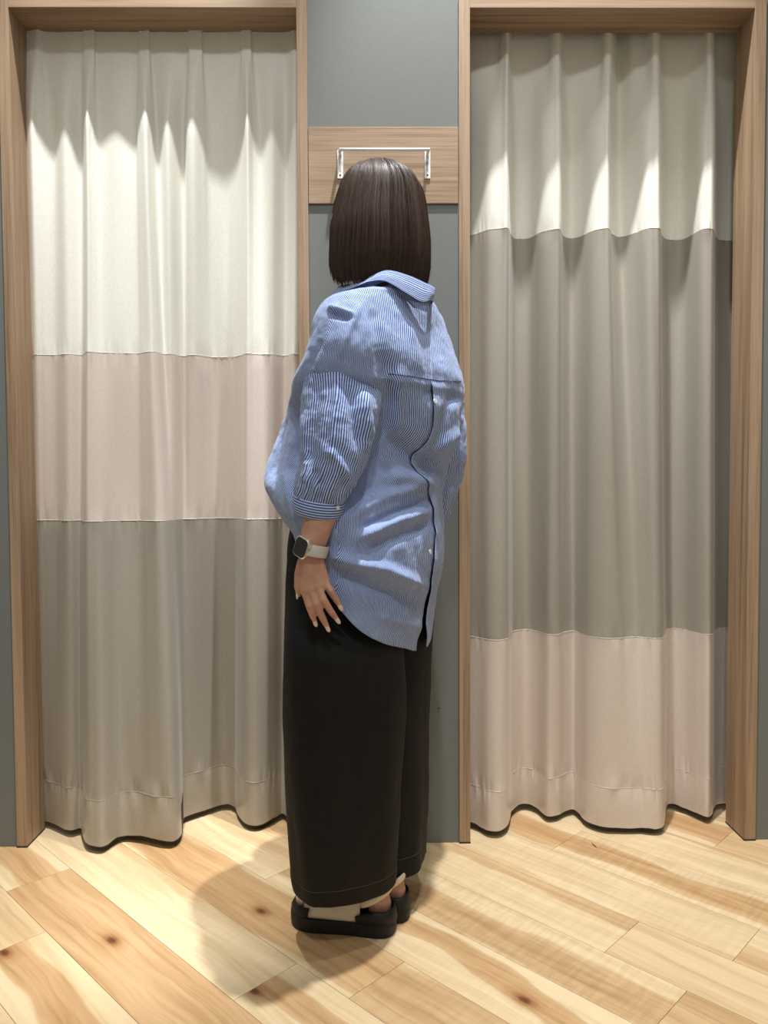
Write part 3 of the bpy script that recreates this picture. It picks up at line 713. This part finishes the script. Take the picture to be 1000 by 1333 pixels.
# ---- trousers: two wide legs that meet at the hips
trs = None
def leg(rows, Y0, hemz, seed, strokes, nphi=130, nrow=170):
    A = np.array(rows, float); zs = np.array([zof(r[0], Y0) for r in rows]); zs[-1] = hemz
    zc = np.linspace(zs[0], zs[-1], nrow); o = np.argsort(zs); cols = [pinterp(zc, zs[o], A[o, c]) for c in range(1, 5)]
    ph = np.arange(nphi)/nphi*2*PI; P = np.zeros((nrow, nphi, 3))
    for k in range(nrow):
        L_, R_, yc, hy = [c[k] for c in cols]
        c, s = np.cos(ph), np.sin(ph); P[k] = np.column_stack([c, yc+hy*sgnpow(s, .85)+0.25*hy*c, np.full(nphi, zc[k])])
        g = 0.012*np.clip((zs[0]-zc[k])/0.8, 0.15, 1)*np.cos(ph*4+seed+zc[k]*1.5)
        P[k, :, 0] = c*(0.12+g)-0.1
        P[k] = fit_px(P[k], L_, R_, 4)
        if zc[k] < hemz+0.042: P[k, :, :2] = P[k, :, :2].mean(0)+(P[k, :, :2]-P[k, :, :2].mean(0))*1.012
    P = folds(P, strokes)
    P += gnormals(P)*(0.004*fbm(P*np.array([1, 1, .5]), 11, seed))[..., None]
    return P
LG = leg([(655, 385, 515, -.34, .08), (720, 373, 518, -.355, .09), (780, 370, 521, -.375, .105), (850, 367, 525, -.405, .128), (900, 367, 527, -.41, .128), (1000, 367, 521, -.41, .122), (1080, 371, 516, -.41, .112), (1150, 377, 511, -.405, .082), (1185, 382, 507, -.402, .076)], -.41, .103, 1.0,
  [([(413, 900), (412, 1000), (414, 1160)], 5, .004), ([(500, 880), (505, 1000), (495, 1160)], 14, .008), ([(460, 900), (455, 1100)], 16, -.008)])
trs = grid_obj('trousers', LG, BLACK, person, True, cap0=True, thick=0.002)
RG = leg([(655, 415, 572, -.27, .115), (720, 415, 573, -.265, .125), (780, 415, 566, -.26, .125), (850, 415, 561, -.255, .12), (950, 415, 558, -.26, .115), (1050, 415, 556, -.27, .105), (1115, 418, 554, -.275, .092), (1130, 420, 553, -.275, .09)], -.25, .092, 4.0, [])
rleg = grid_obj('trouser_leg', RG, BLACK, trs, True, cap0=True, thick=0.002)
for S in (LG, RG):
    k = int(np.argmin(np.abs(S[:, 0, 2]-S[-1, 0, 2]-0.0425)))
    C = S[k]; c = C.mean(0); bm = bmesh.new(); tube(bm, [c+(p-c)*1.014 for p in C]+[c+(C[0]-c)*1.014], 0.0014, 5); bm_obj('hem_seam', bm, BLACKSEAM, trs, True)
pxL = proj(LG); NL = gnormals(LG)
if np.mean(np.sum(NL*(LG-LG.mean(1, keepdims=True)), -1)) < 0: NL = -NL
fcL = np.sum(NL*(CAMP-LG), -1) > 0
seam_line('side_seam', LG, pxL, NL, fcL, [(418, 840), (415, 930), (413, 1040), (412, 1150)], BLACKSEAM, trs, 0.0011, 60, 0.0008)

# ---- the body: one continuous surface
bb = bmesh.new()
_tb = bmesh.new(); bmesh.ops.create_uvsphere(_tb, u_segments=20, v_segments=14, radius=1.0)
_tb.verts.index_update(); BALLV = [v_.co.copy() for v_ in _tb.verts]; BALLF = [[v_.index for v_ in f_.verts] for f_ in _tb.faces]; _tb.free()
BV, BF = [], []
def ball(c, r, sc=(1, 1, 1), rot=None):
    m = Matrix.Translation(Vector(c)) @ (rot.to_4x4() if rot is not None else Matrix()) @ Matrix.Diagonal((*[r*s for s in sc], 1))
    k = len(BV); BV.extend(m @ q for q in BALLV); BF.extend([a+k for a in f] for f in BALLF)
def limb(pts, rads, n=14, step=0.006):
    """a chain of overlapping rounded segments"""
    pts = [np.array(p, float) for p in pts]
    tube(bb, pts, rads, n)
    for p, r in zip(pts, rads): ball(p, r*1.0)
TH = 50
Fh2, Lh2 = fl_dir(TH); Fh = np.array([*Fh2, 0]); Lh = np.array([*Lh2, 0]); UPV = np.array([0, 0, 1.0])
rotH = Matrix((Lh, -Fh, UPV)).transposed()     # columns: left, back, up
HC = np.array([0.0, -.335, 1.520])
ball(HC+UPV*.018, 1, (.072, .090, .086), rotH); ball(HC+Fh*.028-UPV*.045, 1, (.056, .062, .068), rotH); ball(HC+Fh*.060-UPV*.092, 1, (.026, .026, .022), rotH)
limb([HC+Fh*.090+UPV*.012, HC+Fh*.101-UPV*.022], [.006, .0085]); ball(HC+Fh*.093-UPV*.026, .0085, (1.5, .8, .8), rotH)
for s in (-1, 1):
    ball(HC+Fh*.052+Lh*s*.032-UPV*.030, 1, (.027, .026, .028), rotH); ball(HC-Fh*.003+Lh*s*.064-UPV*.018, 1, (.010, .020, .032), rotH)
    limb([HC+Fh*.074+Lh*s*.016+UPV*.021, HC+Fh*.078+Lh*s*.030+UPV*.0185, HC+Fh*.067+Lh*s*.045+UPV*.017], [.0055, .0065, .005])
    limb([HC+Fh*.074+Lh*s*.017-UPV*.003, HC+Fh*.075+Lh*s*.030-UPV*.005, HC+Fh*.065+Lh*s*.044-UPV*.003], [.005, .0055, .005])
    limb([HC+Fh*.084+Lh*s*.014+UPV*.028, HC+Fh*.064+Lh*s*.040+UPV*.026], [.008, .006])
NB = np.array([.005, -.345, 1.335])
limb([HC-Fh*.012-UPV*.06, NB+UPV*.02, NB-UPV*.03], [.054, .055, .075])
Ft2, Lt2 = fl_dir(58); Ft = np.array([*Ft2, 0]); Lt = np.array([*Lt2, 0]); rotT = Matrix((Lt, -Ft, UPV)).transposed()
CH = np.array([0, -.335, 1.20])
ball(CH, 1, (.140, .080, .145), rotT); ball(CH+UPV*.055, 1, (.145, .060, .066), rotT); ball(CH-UPV*.16, 1, (.120, .085, .14), rotT)
PV = np.array([-.02, -.33, .88]); ball(PV, 1, (.155, .10, .12), rotT)
for s in (-1, 1): ball(CH+Ft*.03+Lt*s*.05-UPV*.05, .048)
Ll = np.array([*fl_dir(70)[1], 0])
for s, ax, ay in ((1, -.026, -.380), (-1, .003, -.322)):
    hp = PV+Ll*s*.085-UPV*.04; kn = np.array([ax-.03, ay+(.045 if s < 0 else -.015), .47]); an = np.array([ax+.01, ay, .105])
    limb([hp, (hp+kn)/2, kn, (kn+an)/2+np.array([.012, 0, .05]), an], [.088, .072, .050, .050, .033])
    fd = np.array([-.975, .22 if s > 0 else .22, 0]); hl = np.array([.024, -.390, 0]) if s > 0 else np.array([.057, -.335, 0])
    limb([an, hl+UPV*.055+fd*.022], [.034, .026]); ball(hl+fd*.022+UPV*.052, 1, (.026, .026, .026))
    limb([an-UPV*.01, hl+fd*.10+UPV*.062, hl+fd*.165+UPV*.046, hl+fd*.195+UPV*.042], [.034, .031, .024, .018])
    sd = np.array([-fd[1], fd[0], 0])
    for q, w in enumerate((-.030, -.016, -.003, .009, .020)):
        limb([hl+fd*.155+sd*w+UPV*.044, hl+fd*(.186+.012*math.cos(q*.9))+sd*w*1.0+UPV*.039], [.010, .0085 if q else .010])
# left arm, hand spread on the hip
shL = CH+Lt*.118+UPV*.048; elL = at(437, 600, -.505); wrL = at(406, 712, -.548)
limb([CH+UPV*.09, shL, (shL+elL)/2, elL, elL*.6+wrL*.4, wrL], [.06, .048, .044, .036, .036, .0245])
ball(wrL, 1, (.026, .022, .026))
YK = -.558
def hp_(x, y, Y=YK): return at(x, y, Y)
knu = [hp_(396.5, 768, -.556), hp_(405, 767, -.560), hp_(414, 764, -.560), hp_(422.5, 757, -.556)]
pip = [hp_(403, 789, -.566), hp_(412, 787, -.570), hp_(421.5, 781, -.570), hp_(431.5, 770, -.566)]
dip = [hp_(407, 801, -.562), hp_(420.5, 805, -.566), hp_(431.5, 797, -.566), hp_(438.5, 782, -.560)]
tip = [hp_(410, 809, -.556), hp_(426, 816, -.558), hp_(438.5, 806, -.558), hp_(442.5, 789, -.554)]
for k in range(4):
    r = [.0078, .0080, .0077, .0068][k]
    limb([wrL*(1-.12*1)+knu[k]*.12, wrL*.5+knu[k]*.5, knu[k]], [.017, .0135, .0105])
    limb([knu[k], knu[k]*.5+pip[k]*.5, pip[k], pip[k]*.5+dip[k]*.5, dip[k], tip[k]], [.0092, r, r*1.02, r*.90, r*.88, r*.62], 12)
limb([knu[0], knu[1], knu[2], knu[3]], [.0105, .0105, .0105, .0095])
limb([wrL*.55+knu[0]*.45, wrL*.55+knu[1]*.45, wrL*.55+knu[2]*.45, wrL*.55+knu[3]*.45], [.0135, .0145, .0145, .0125])
limb([wrL*.75+knu[0]*.25, wrL*.75+knu[3]*.25], [.017, .017])
thb = [hp_(396, 733, -.545), hp_(391, 748, -.534), hp_(388.5, 764, -.538), hp_(389, 774, -.543)]
limb(thb, [.014, .012, .0088, .0055])
# right arm, folded to the front with a loosely curled hand
shR = CH-Lt*.128+UPV*.055; elR = np.array([.115, -.155, 1.0]); wrR = np.array([-.06, -.075, .90])
limb([CH+UPV*.09, shR, (shR+elR)/2, elR, elR*.55+wrR*.45, wrR], [.06, .048, .044, .038, .036, .025])
hd = np.array([-.82, -.42, -.38]); hd /= np.linalg.norm(hd); hs = np.cross(hd, np.array([.3, .9, -.3])); hs /= np.linalg.norm(hs); hn = np.cross(hd, hs)
for k in range(4):
    kn = wrR+hd*.085+hs*(-.028+.019*k)
    limb([wrR, kn], [.018, .0115]); ln = [.040, .045, .042, .033][k]
    p1 = kn+(hd*.8+hn*.6)*ln; p2 = p1+(hd*.25+hn*.95)*ln*.65; p3 = p2+(-hd*.35+hn*.9)*ln*.5
    limb([kn, p1, p2, p3], [.0095, .0082, .0075, .006], 12)
limb([wrR+hd*.02-hs*.02, wrR+hd*.055-hs*.045+hn*.012, wrR+hd*.085-hs*.05+hn*.03, wrR+hd*.105-hs*.045+hn*.045], [.015, .012, .0095, .007])
bmesh.ops.recalc_face_normals(bb, faces=bb.faces)
bb.verts.index_update(); k = len(BV); BV.extend(v_.co.copy() for v_ in bb.verts); BF.extend([v_.index+k for v_ in f_.verts] for f_ in bb.faces); bb.free()
me0 = mesh_from('body_raw', BV, BF)
ob0 = bpy.data.objects.new('body_raw', me0); COL.objects.link(ob0)
md = ob0.modifiers.new('r', 'REMESH'); md.mode = 'VOXEL'; md.voxel_size = 0.0024; md.adaptivity = 0
md = ob0.modifiers.new('s', 'SMOOTH'); md.factor = 0.5; md.iterations = 5
dg = bpy.context.evaluated_depsgraph_get()
meb = bpy.data.meshes.new_from_object(ob0.evaluated_get(dg)); bpy.data.objects.remove(ob0); bpy.data.meshes.remove(me0)
meb.name = 'body'; meb.materials.clear()
body = link('body', meb, SKIN, person, True)
for k in range(4):
    d = (tip[k]-dip[k]); d /= np.linalg.norm(d); c = tip[k]+d*.003+np.array([0, -.0030, 0])
    bm = bmesh.new(); bmesh.ops.create_uvsphere(bm, u_segments=14, v_segments=8, radius=1.0)
    zx = Vector(d).normalized(); yx = Vector((0, -1, .2)); yx = (yx-zx*yx.dot(zx)).normalized(); xx = zx.cross(yx)
    bmesh.ops.transform(bm, verts=bm.verts, matrix=Matrix.Translation(c) @ Matrix((xx, yx, zx)).transposed().to_4x4() @ Matrix.Diagonal((.0042, .0022, .0095, 1)))
    bm_obj('fingernail', bm, NAIL, body, True)
d = thb[3]-thb[2]; d /= np.linalg.norm(d); bm = bmesh.new(); bmesh.ops.create_uvsphere(bm, u_segments=12, v_segments=8, radius=1.0)
bmesh.ops.transform(bm, verts=bm.verts, matrix=Matrix.Translation(thb[3]+d*.002+np.array([-.003, -.002, 0])) @ Vector(d).to_track_quat('Z', 'Y').to_matrix().to_4x4() @ Matrix.Diagonal((.0024, .0032, .0068, 1))); bm_obj('fingernail', bm, NAIL, body, True)
for s in (-1, 1):
    c = HC+Fh*.0700+Lh*s*.030+UPV*.008
    bm = bmesh.new(); bmesh.ops.create_uvsphere(bm, u_segments=18, v_segments=12, radius=.0118, matrix=Matrix.Translation(c)); ey = bm_obj('eye', bm, EYEW, body, True)
    bm = bmesh.new(); bmesh.ops.create_uvsphere(bm, u_segments=14, v_segments=8, radius=.0062, matrix=Matrix.Translation(c+Fh*.0068)); bm_obj('iris', bm, EYEB, body, True)
bm = bmesh.new()
for dz, rr in ((.004, .0045), (-.004, .0055)):
    tube(bm, [HC+Fh*.088+Lh*w-UPV*(.056-dz+abs(w)*.08)-Fh*abs(w)*.35 for w in np.linspace(-.022, .022, 9)], [rr*(1-(abs(w)/.024)**2*.8) for w in np.linspace(-.022, .022, 9)], 8)
bm_obj('lips', bm, LIPS, body, True)

# ---- hair: a smooth bob
HR = [(213.5, 492, 503), (215.5, 476, 514), (219, 466, 521), (224, 459, 528), (231, 453, 537), (240, 448.5, 543), (250, 445, 548.5), (266, 440, 552.5), (285, 435, 555), (300, 432, 557), (325, 430, 559), (350, 429, 559), (364, 430, 557), (382, 434, 552), (400, 440, 546)]
HT = RingTable([(p, l, r, (r-l)/2/600, (r-l)/2/600*1.02, (r-l)/2/600*1.10, 0, -.335, TH) for p, l, r in HR], -.335, nphi=300, expo=2.05)
hz_ph = [0, 30, 48, 62, 80, 110, 180, 250, 280, 298, 312, 330, 360]
hz_v = [1.575, 1.57, 1.53, 1.40, 1.372, 1.372, 1.375, 1.372, 1.372, 1.40, 1.53, 1.57, 1.575]
zt = HT.z[-1]
nvh, nuh = 110, 300
ph = np.arange(nuh)/nuh*2*PI; zb = pinterp(np.degrees(ph), hz_ph, hz_v)
vv = np.linspace(0, 1, nvh)**1.6
Zh = zt+(zb[None]-zt)*vv[:, None]
PH = HT(Zh, np.broadcast_to(ph, (nvh, nuh)))
cH = np.array([0, -.335])
rip = 0.0022*np.sin(ph*41+3*np.sin(ph*7))+0.002*np.sin(ph*17+1.0)
dirs = PH[:, :, :2]-PH[:, :, :2].mean(1, keepdims=True); dl = np.linalg.norm(dirs, axis=-1, keepdims=True)+1e-9
PB = PH.copy(); PB[:, :, :2] -= dirs/dl*0.004; PB[..., 2] -= 0.002; PB[:, :, :2] += dirs/dl*(rip[None, :, None]*np.clip(dl/0.08, 0, 1))
# close the underside
inner = PB[-1].copy(); ci = inner[:, :2].mean(0); inner[:, :2] = ci+(inner[:, :2]-ci)*0.80; inner[:, 2] += 0.02
PB = np.concatenate([PB, inner[None]], 0)
hair = grid_obj('hair', PB, HAIRB, person, True, cap0=True)
# fine strands lying along the bob
NS_, KP = 9000, 14
V = []; F = []
crown = np.array([.006, -.350])
vi = 0
phs = rng.uniform(0, 2*PI, NS_)
phs[NS_//2:] = np.radians(rng.uniform(50, 310, NS_-NS_//2))
st = rng.uniform(0.0, 0.42, NS_)**1.8; en = 1.0+rng.normal(0, 0.016, NS_)
lift = rng.uniform(-0.003, 0.0012, NS_); wig = rng.normal(0, 0.02, NS_); w1 = rng.uniform(0, 6, NS_)
fly = rng.random(NS_) < 0.012
tt = np.linspace(0, 1, KP)
Ts = st[:, None]+(en-st)[:, None]*tt[None]
Ph = phs[:, None]+wig[:, None]*np.sin(tt*3+w1[:, None])+0.10*np.exp(-Ts*14)*np.sin(w1[:, None])
zbS = pinterp(np.degrees(Ph) % 360, hz_ph, hz_v)
vS = np.clip(Ts, 0, 1.2)**1.6
Zs = zt+(zbS-zt)*vS
PS = HT(np.clip(Zs, HT.z[0], HT.z[-1]), Ph)
cc = HT.T.mean(1); fz = np.clip((np.clip(Zs, HT.z[0], HT.z[-1])-HT.z[0])/(HT.z[-1]-HT.z[0])*(len(HT.z)-1), 0, len(HT.z)-1).astype(int)
dS = PS[..., :2]-cc[fz]; dSl = np.linalg.norm(dS, axis=-1, keepdims=True)+1e-9
ripS = 0.0022*np.sin(Ph*41+3*np.sin(Ph*7))+0.002*np.sin(Ph*17+1.0)
off = (lift[:, None]+np.where(fly, 0.004, 0)[:, None]*tt[None]+ripS*np.clip(dSl[..., 0]/0.08, 0, 1))
PS[..., :2] += dS/dSl*off[..., None]
PS[..., 2] = Zs+0.0008+lift[:, None]*0.5
# triangular tubes
tan = np.gradient(PS, axis=1); tan /= np.linalg.norm(tan, axis=-1, keepdims=True)+1e-9
out3 = np.concatenate([dS/dSl, np.zeros(dS.shape[:2]+(1,))], -1); side = np.cross(tan, out3); side /= np.linalg.norm(side, axis=-1, keepdims=True)+1e-9
nor = np.cross(side, tan)
rad = 0.00062*(1-0.55*tt[None, :, None]**3)*np.ones((NS_, 1, 1))
ring = np.stack([PS+side*rad, PS+nor*rad, PS-side*rad], 2)       # NS,KP,3,3
V = ring.reshape(-1, 3)
idx = np.arange(NS_*KP*3).reshape(NS_, KP, 3)
fa = []
for k in range(3):
    k2 = (k+1) % 3
    fa.append(np.stack([idx[:, :-1, k], idx[:, :-1, k2], idx[:, 1:, k2], idx[:, 1:, k]], -1).reshape(-1, 4))
Fq = np.concatenate(fa)
me = bpy.data.meshes.new('strands'); me.vertices.add(len(V)); me.vertices.foreach_set('co', V.astype(np.float32).ravel())
me.loops.add(len(Fq)*4); me.loops.foreach_set('vertex_index', Fq.astype(np.int32).ravel())
me.polygons.add(len(Fq)); me.polygons.foreach_set('loop_start', np.arange(0, len(Fq)*4, 4, dtype=np.int32)); me.polygons.foreach_set('loop_total', np.full(len(Fq), 4, np.int32))
me.update(calc_edges=True); me.validate()
so = link('strands', me, HAIRM, hair, True); tag(so, kind='stuff')

# ---- watch on the left wrist
watch = None
wc = at(393.0, 712.5, -.566)
wx = Vector((.72, -.56, -.38)).normalized(); wy = Vector((-.20, .10, -.97)); wy = (wy-wx*wy.dot(wx)).normalized(); wn = wx.cross(wy)
if wn.dot(Vector(CAMP-wc)) < 0: wn = -wn
MW = Matrix((wx, wy, wn)).transposed().to_4x4(); MW.translation = Vector(wc)
def rounded(bm, w, h, d, r, z0, bev):
    pts = []
    for cx, cy, a0 in ((w/2-r, h/2-r, 0), (-w/2+r, h/2-r, 90), (-w/2+r, -h/2+r, 180), (w/2-r, -h/2+r, 270)):
        for k in range(7): a = math.radians(a0+15*k); pts.append((cx+r*math.cos(a), cy+r*math.sin(a)))
    lo = [bm.verts.new((x, y, z0)) for x, y in pts]; mi = [bm.verts.new((x, y, z0+d-bev)) for x, y in pts]
    s = 1-2*bev/min(w, h); hi = [bm.verts.new((x*s, y*s, z0+d)) for x, y in pts]; n = len(pts)
    for A, B in ((lo, mi), (mi, hi)):
        for i in range(n): bm.faces.new((A[i], A[(i+1) % n], B[(i+1) % n], B[i]))
    bm.faces.new(lo[::-1]); bm.faces.new(hi)
bm = bmesh.new(); rounded(bm, .0345, .0400, .0100, .0095, -.006, .002); bmesh.ops.transform(bm, verts=bm.verts, matrix=MW)
watch = bm_obj('wristwatch', bm, simple('pale_gold_aluminium', (0.74, 0.68, 0.60), 0.28, 0.85), person, False)
bm = bmesh.new(); rounded(bm, .0300, .0355, .0012, .0080, .0036, .0004); bmesh.ops.transform(bm, verts=bm.verts, matrix=MW); bm_obj('watch_screen', bm, simple('dark_watch_glass', (0.012, 0.012, 0.012), 0.06, 0.0), watch)
bm = bmesh.new(); tube(bm, [MW @ Vector((.0172, -.008, 0)), MW @ Vector((.0192, -.008, 0))], .0035, 14); bm_obj('watch_crown', bm, simple('steel_crown', (0.7, 0.66, 0.6), 0.3, 0.9), watch, False)
# strap: a loop round the wrist
sa = (wrL-elL); sa /= np.linalg.norm(sa); e1 = np.array(wx); e1 = e1-sa*e1.dot(sa); e1 /= np.linalg.norm(e1); e2 = np.cross(sa, e1); nS = 72
SC = at(408.5, 716, -.548)
S3 = np.zeros((9, nS, 3))
for k, w in enumerate(np.linspace(-1, 1, 9)):
    for i in range(nS):
        a = 2*PI*i/nS; rr = 1+0.035*(1-w*w)
        S3[k, i] = SC+sa*w*.0112+(np.array([1, 0, 0])*.0245*math.cos(a)+np.array([0, 1, 0])*.0255*math.sin(a))*rr+np.array([0, 0, -.18])*.0245*math.cos(a)
grid_obj('watch_strap', S3, simple('beige_strap', (0.50, 0.47, 0.40), 0.5), watch, True, thick=0.002)

# ---- sandals
def sandal(heel, fd, lft):
    fd = np.array([*fd, 0.0]); fd /= np.linalg.norm(fd); sd = np.array([-fd[1], fd[0], 0])   # towards the wearer's left
    heel = np.array([*heel, 0.0])
    prof = [(0.0, .0), (.004, .020), (.018, .033), (.05, .037), (.10, .036), (.15, .042), (.19, .044), (.213, .036), (.229, .018), (.234, 0)]
    inner_ = [(.229, -.02), (.205, -.035), (.17, -.040), (.12, -.033), (.06, -.034), (.018, -.032), (.004, -.020)]
    out = catmull(np.array(prof+inner_), 90, True); out[:, 1] *= (1 if lft else -1)
    def lay(sc, z):
        c = np.array([.12, 0]); q = c+(out-c)*sc
        return heel+q[:, :1]*fd+q[:, 1:]*sd+np.array([0, 0, z])
    tw = lambda P: P
    rows_ = np.stack([lay(.965, 0.0005), lay(.985, .003), lay(1.0, .010), lay(1.0, .022), lay(1.0, .028), lay(.985, .031), lay(.95, .030)])
    # treads and toe spring
    sole = grid_obj('sandal', rows_, RUBBER, person, True, cap0=True, cap1=True)
    bm = bmesh.new()
    # heel counter
    kk = [i for i in range(90) if out[i, 0] < .085]; kk = sorted(kk, key=lambda i: math.atan2(out[i, 1], -(out[i, 0]-.085)))
    R0 = lay(.985, .029)[kk]; R1 = lay(.965, .045)[kk]; R2 = lay(.935, .056)[kk]
    f = np.array([1-min(1, max(0, (out[i, 0]-.045)/.05)) for i in kk])
    f = f*f*(3-2*f)*0.45+f*0.55
    R1[:, 2] = .030+(R1[:, 2]-.030)*(0.35+0.65*f); R2[:, 2] = .0305+(R2[:, 2]-.0305)*(0.3+0.7*f)
    G = np.stack([R0, R1, R2]); grid_obj('heel_counter', G, RUBBER, sole, False, thick=0.004)
    # cream upper over the instep
    def arch(s0, s1, z0, z1, w0, w1, nm, open_=False):
        G = []
        for t in np.linspace(0, 1, 14):
            s = s0+(s1-s0)*t; ht = z0+(z1-z0)*t; ww = w0+(w1-w0)*t; r = []
            for a in np.linspace(0, PI, 31):
                r.append(heel+fd*s+sd*(math.cos(a)*ww*(1 if lft else -1)+0.001)+np.array([0, 0, .0285+ht*math.sin(a)**0.75]))
            G.append(r)
        return grid_obj(nm, np.array(G), CREAM, sole, False, thick=0.003)
    arch(.072, .195, .062, .034, .0325, .037, 'upper')
    # toe cap rim
    kt = [i for i in range(90) if out[i, 0] > .185]; kt = sorted(kt, key=lambda i: math.atan2(out[i, 1], out[i, 0]-.185))
    grid_obj('toe_cap', np.stack([lay(.99, .028)[kt], lay(.985, .041)[kt], lay(.93, .052)[kt]]), RUBBER, sole, False, thick=0.004)
    # ankle strap
    G = []
    ac = heel+fd*.046+np.array([0, 0, .078])
    for w in np.linspace(-1, 1, 7):
        r = []
        for i in range(60):
            a = 2*PI*i/60; r.append(ac+fd*math.cos(a)*(.037+.002*(1-w*w))+sd*math.sin(a)*(.034+.002*(1-w*w))+np.array([0, 0, w*.008-.020*math.cos(a)]))
        G.append(r)
    grid_obj('ankle_strap', np.array(G), CREAM, sole, True, thick=0.003)
    return sole
sandal((.038, -.397), (-.975, .22), True)
sandal((.070, -.343), (-.975, .22), False)
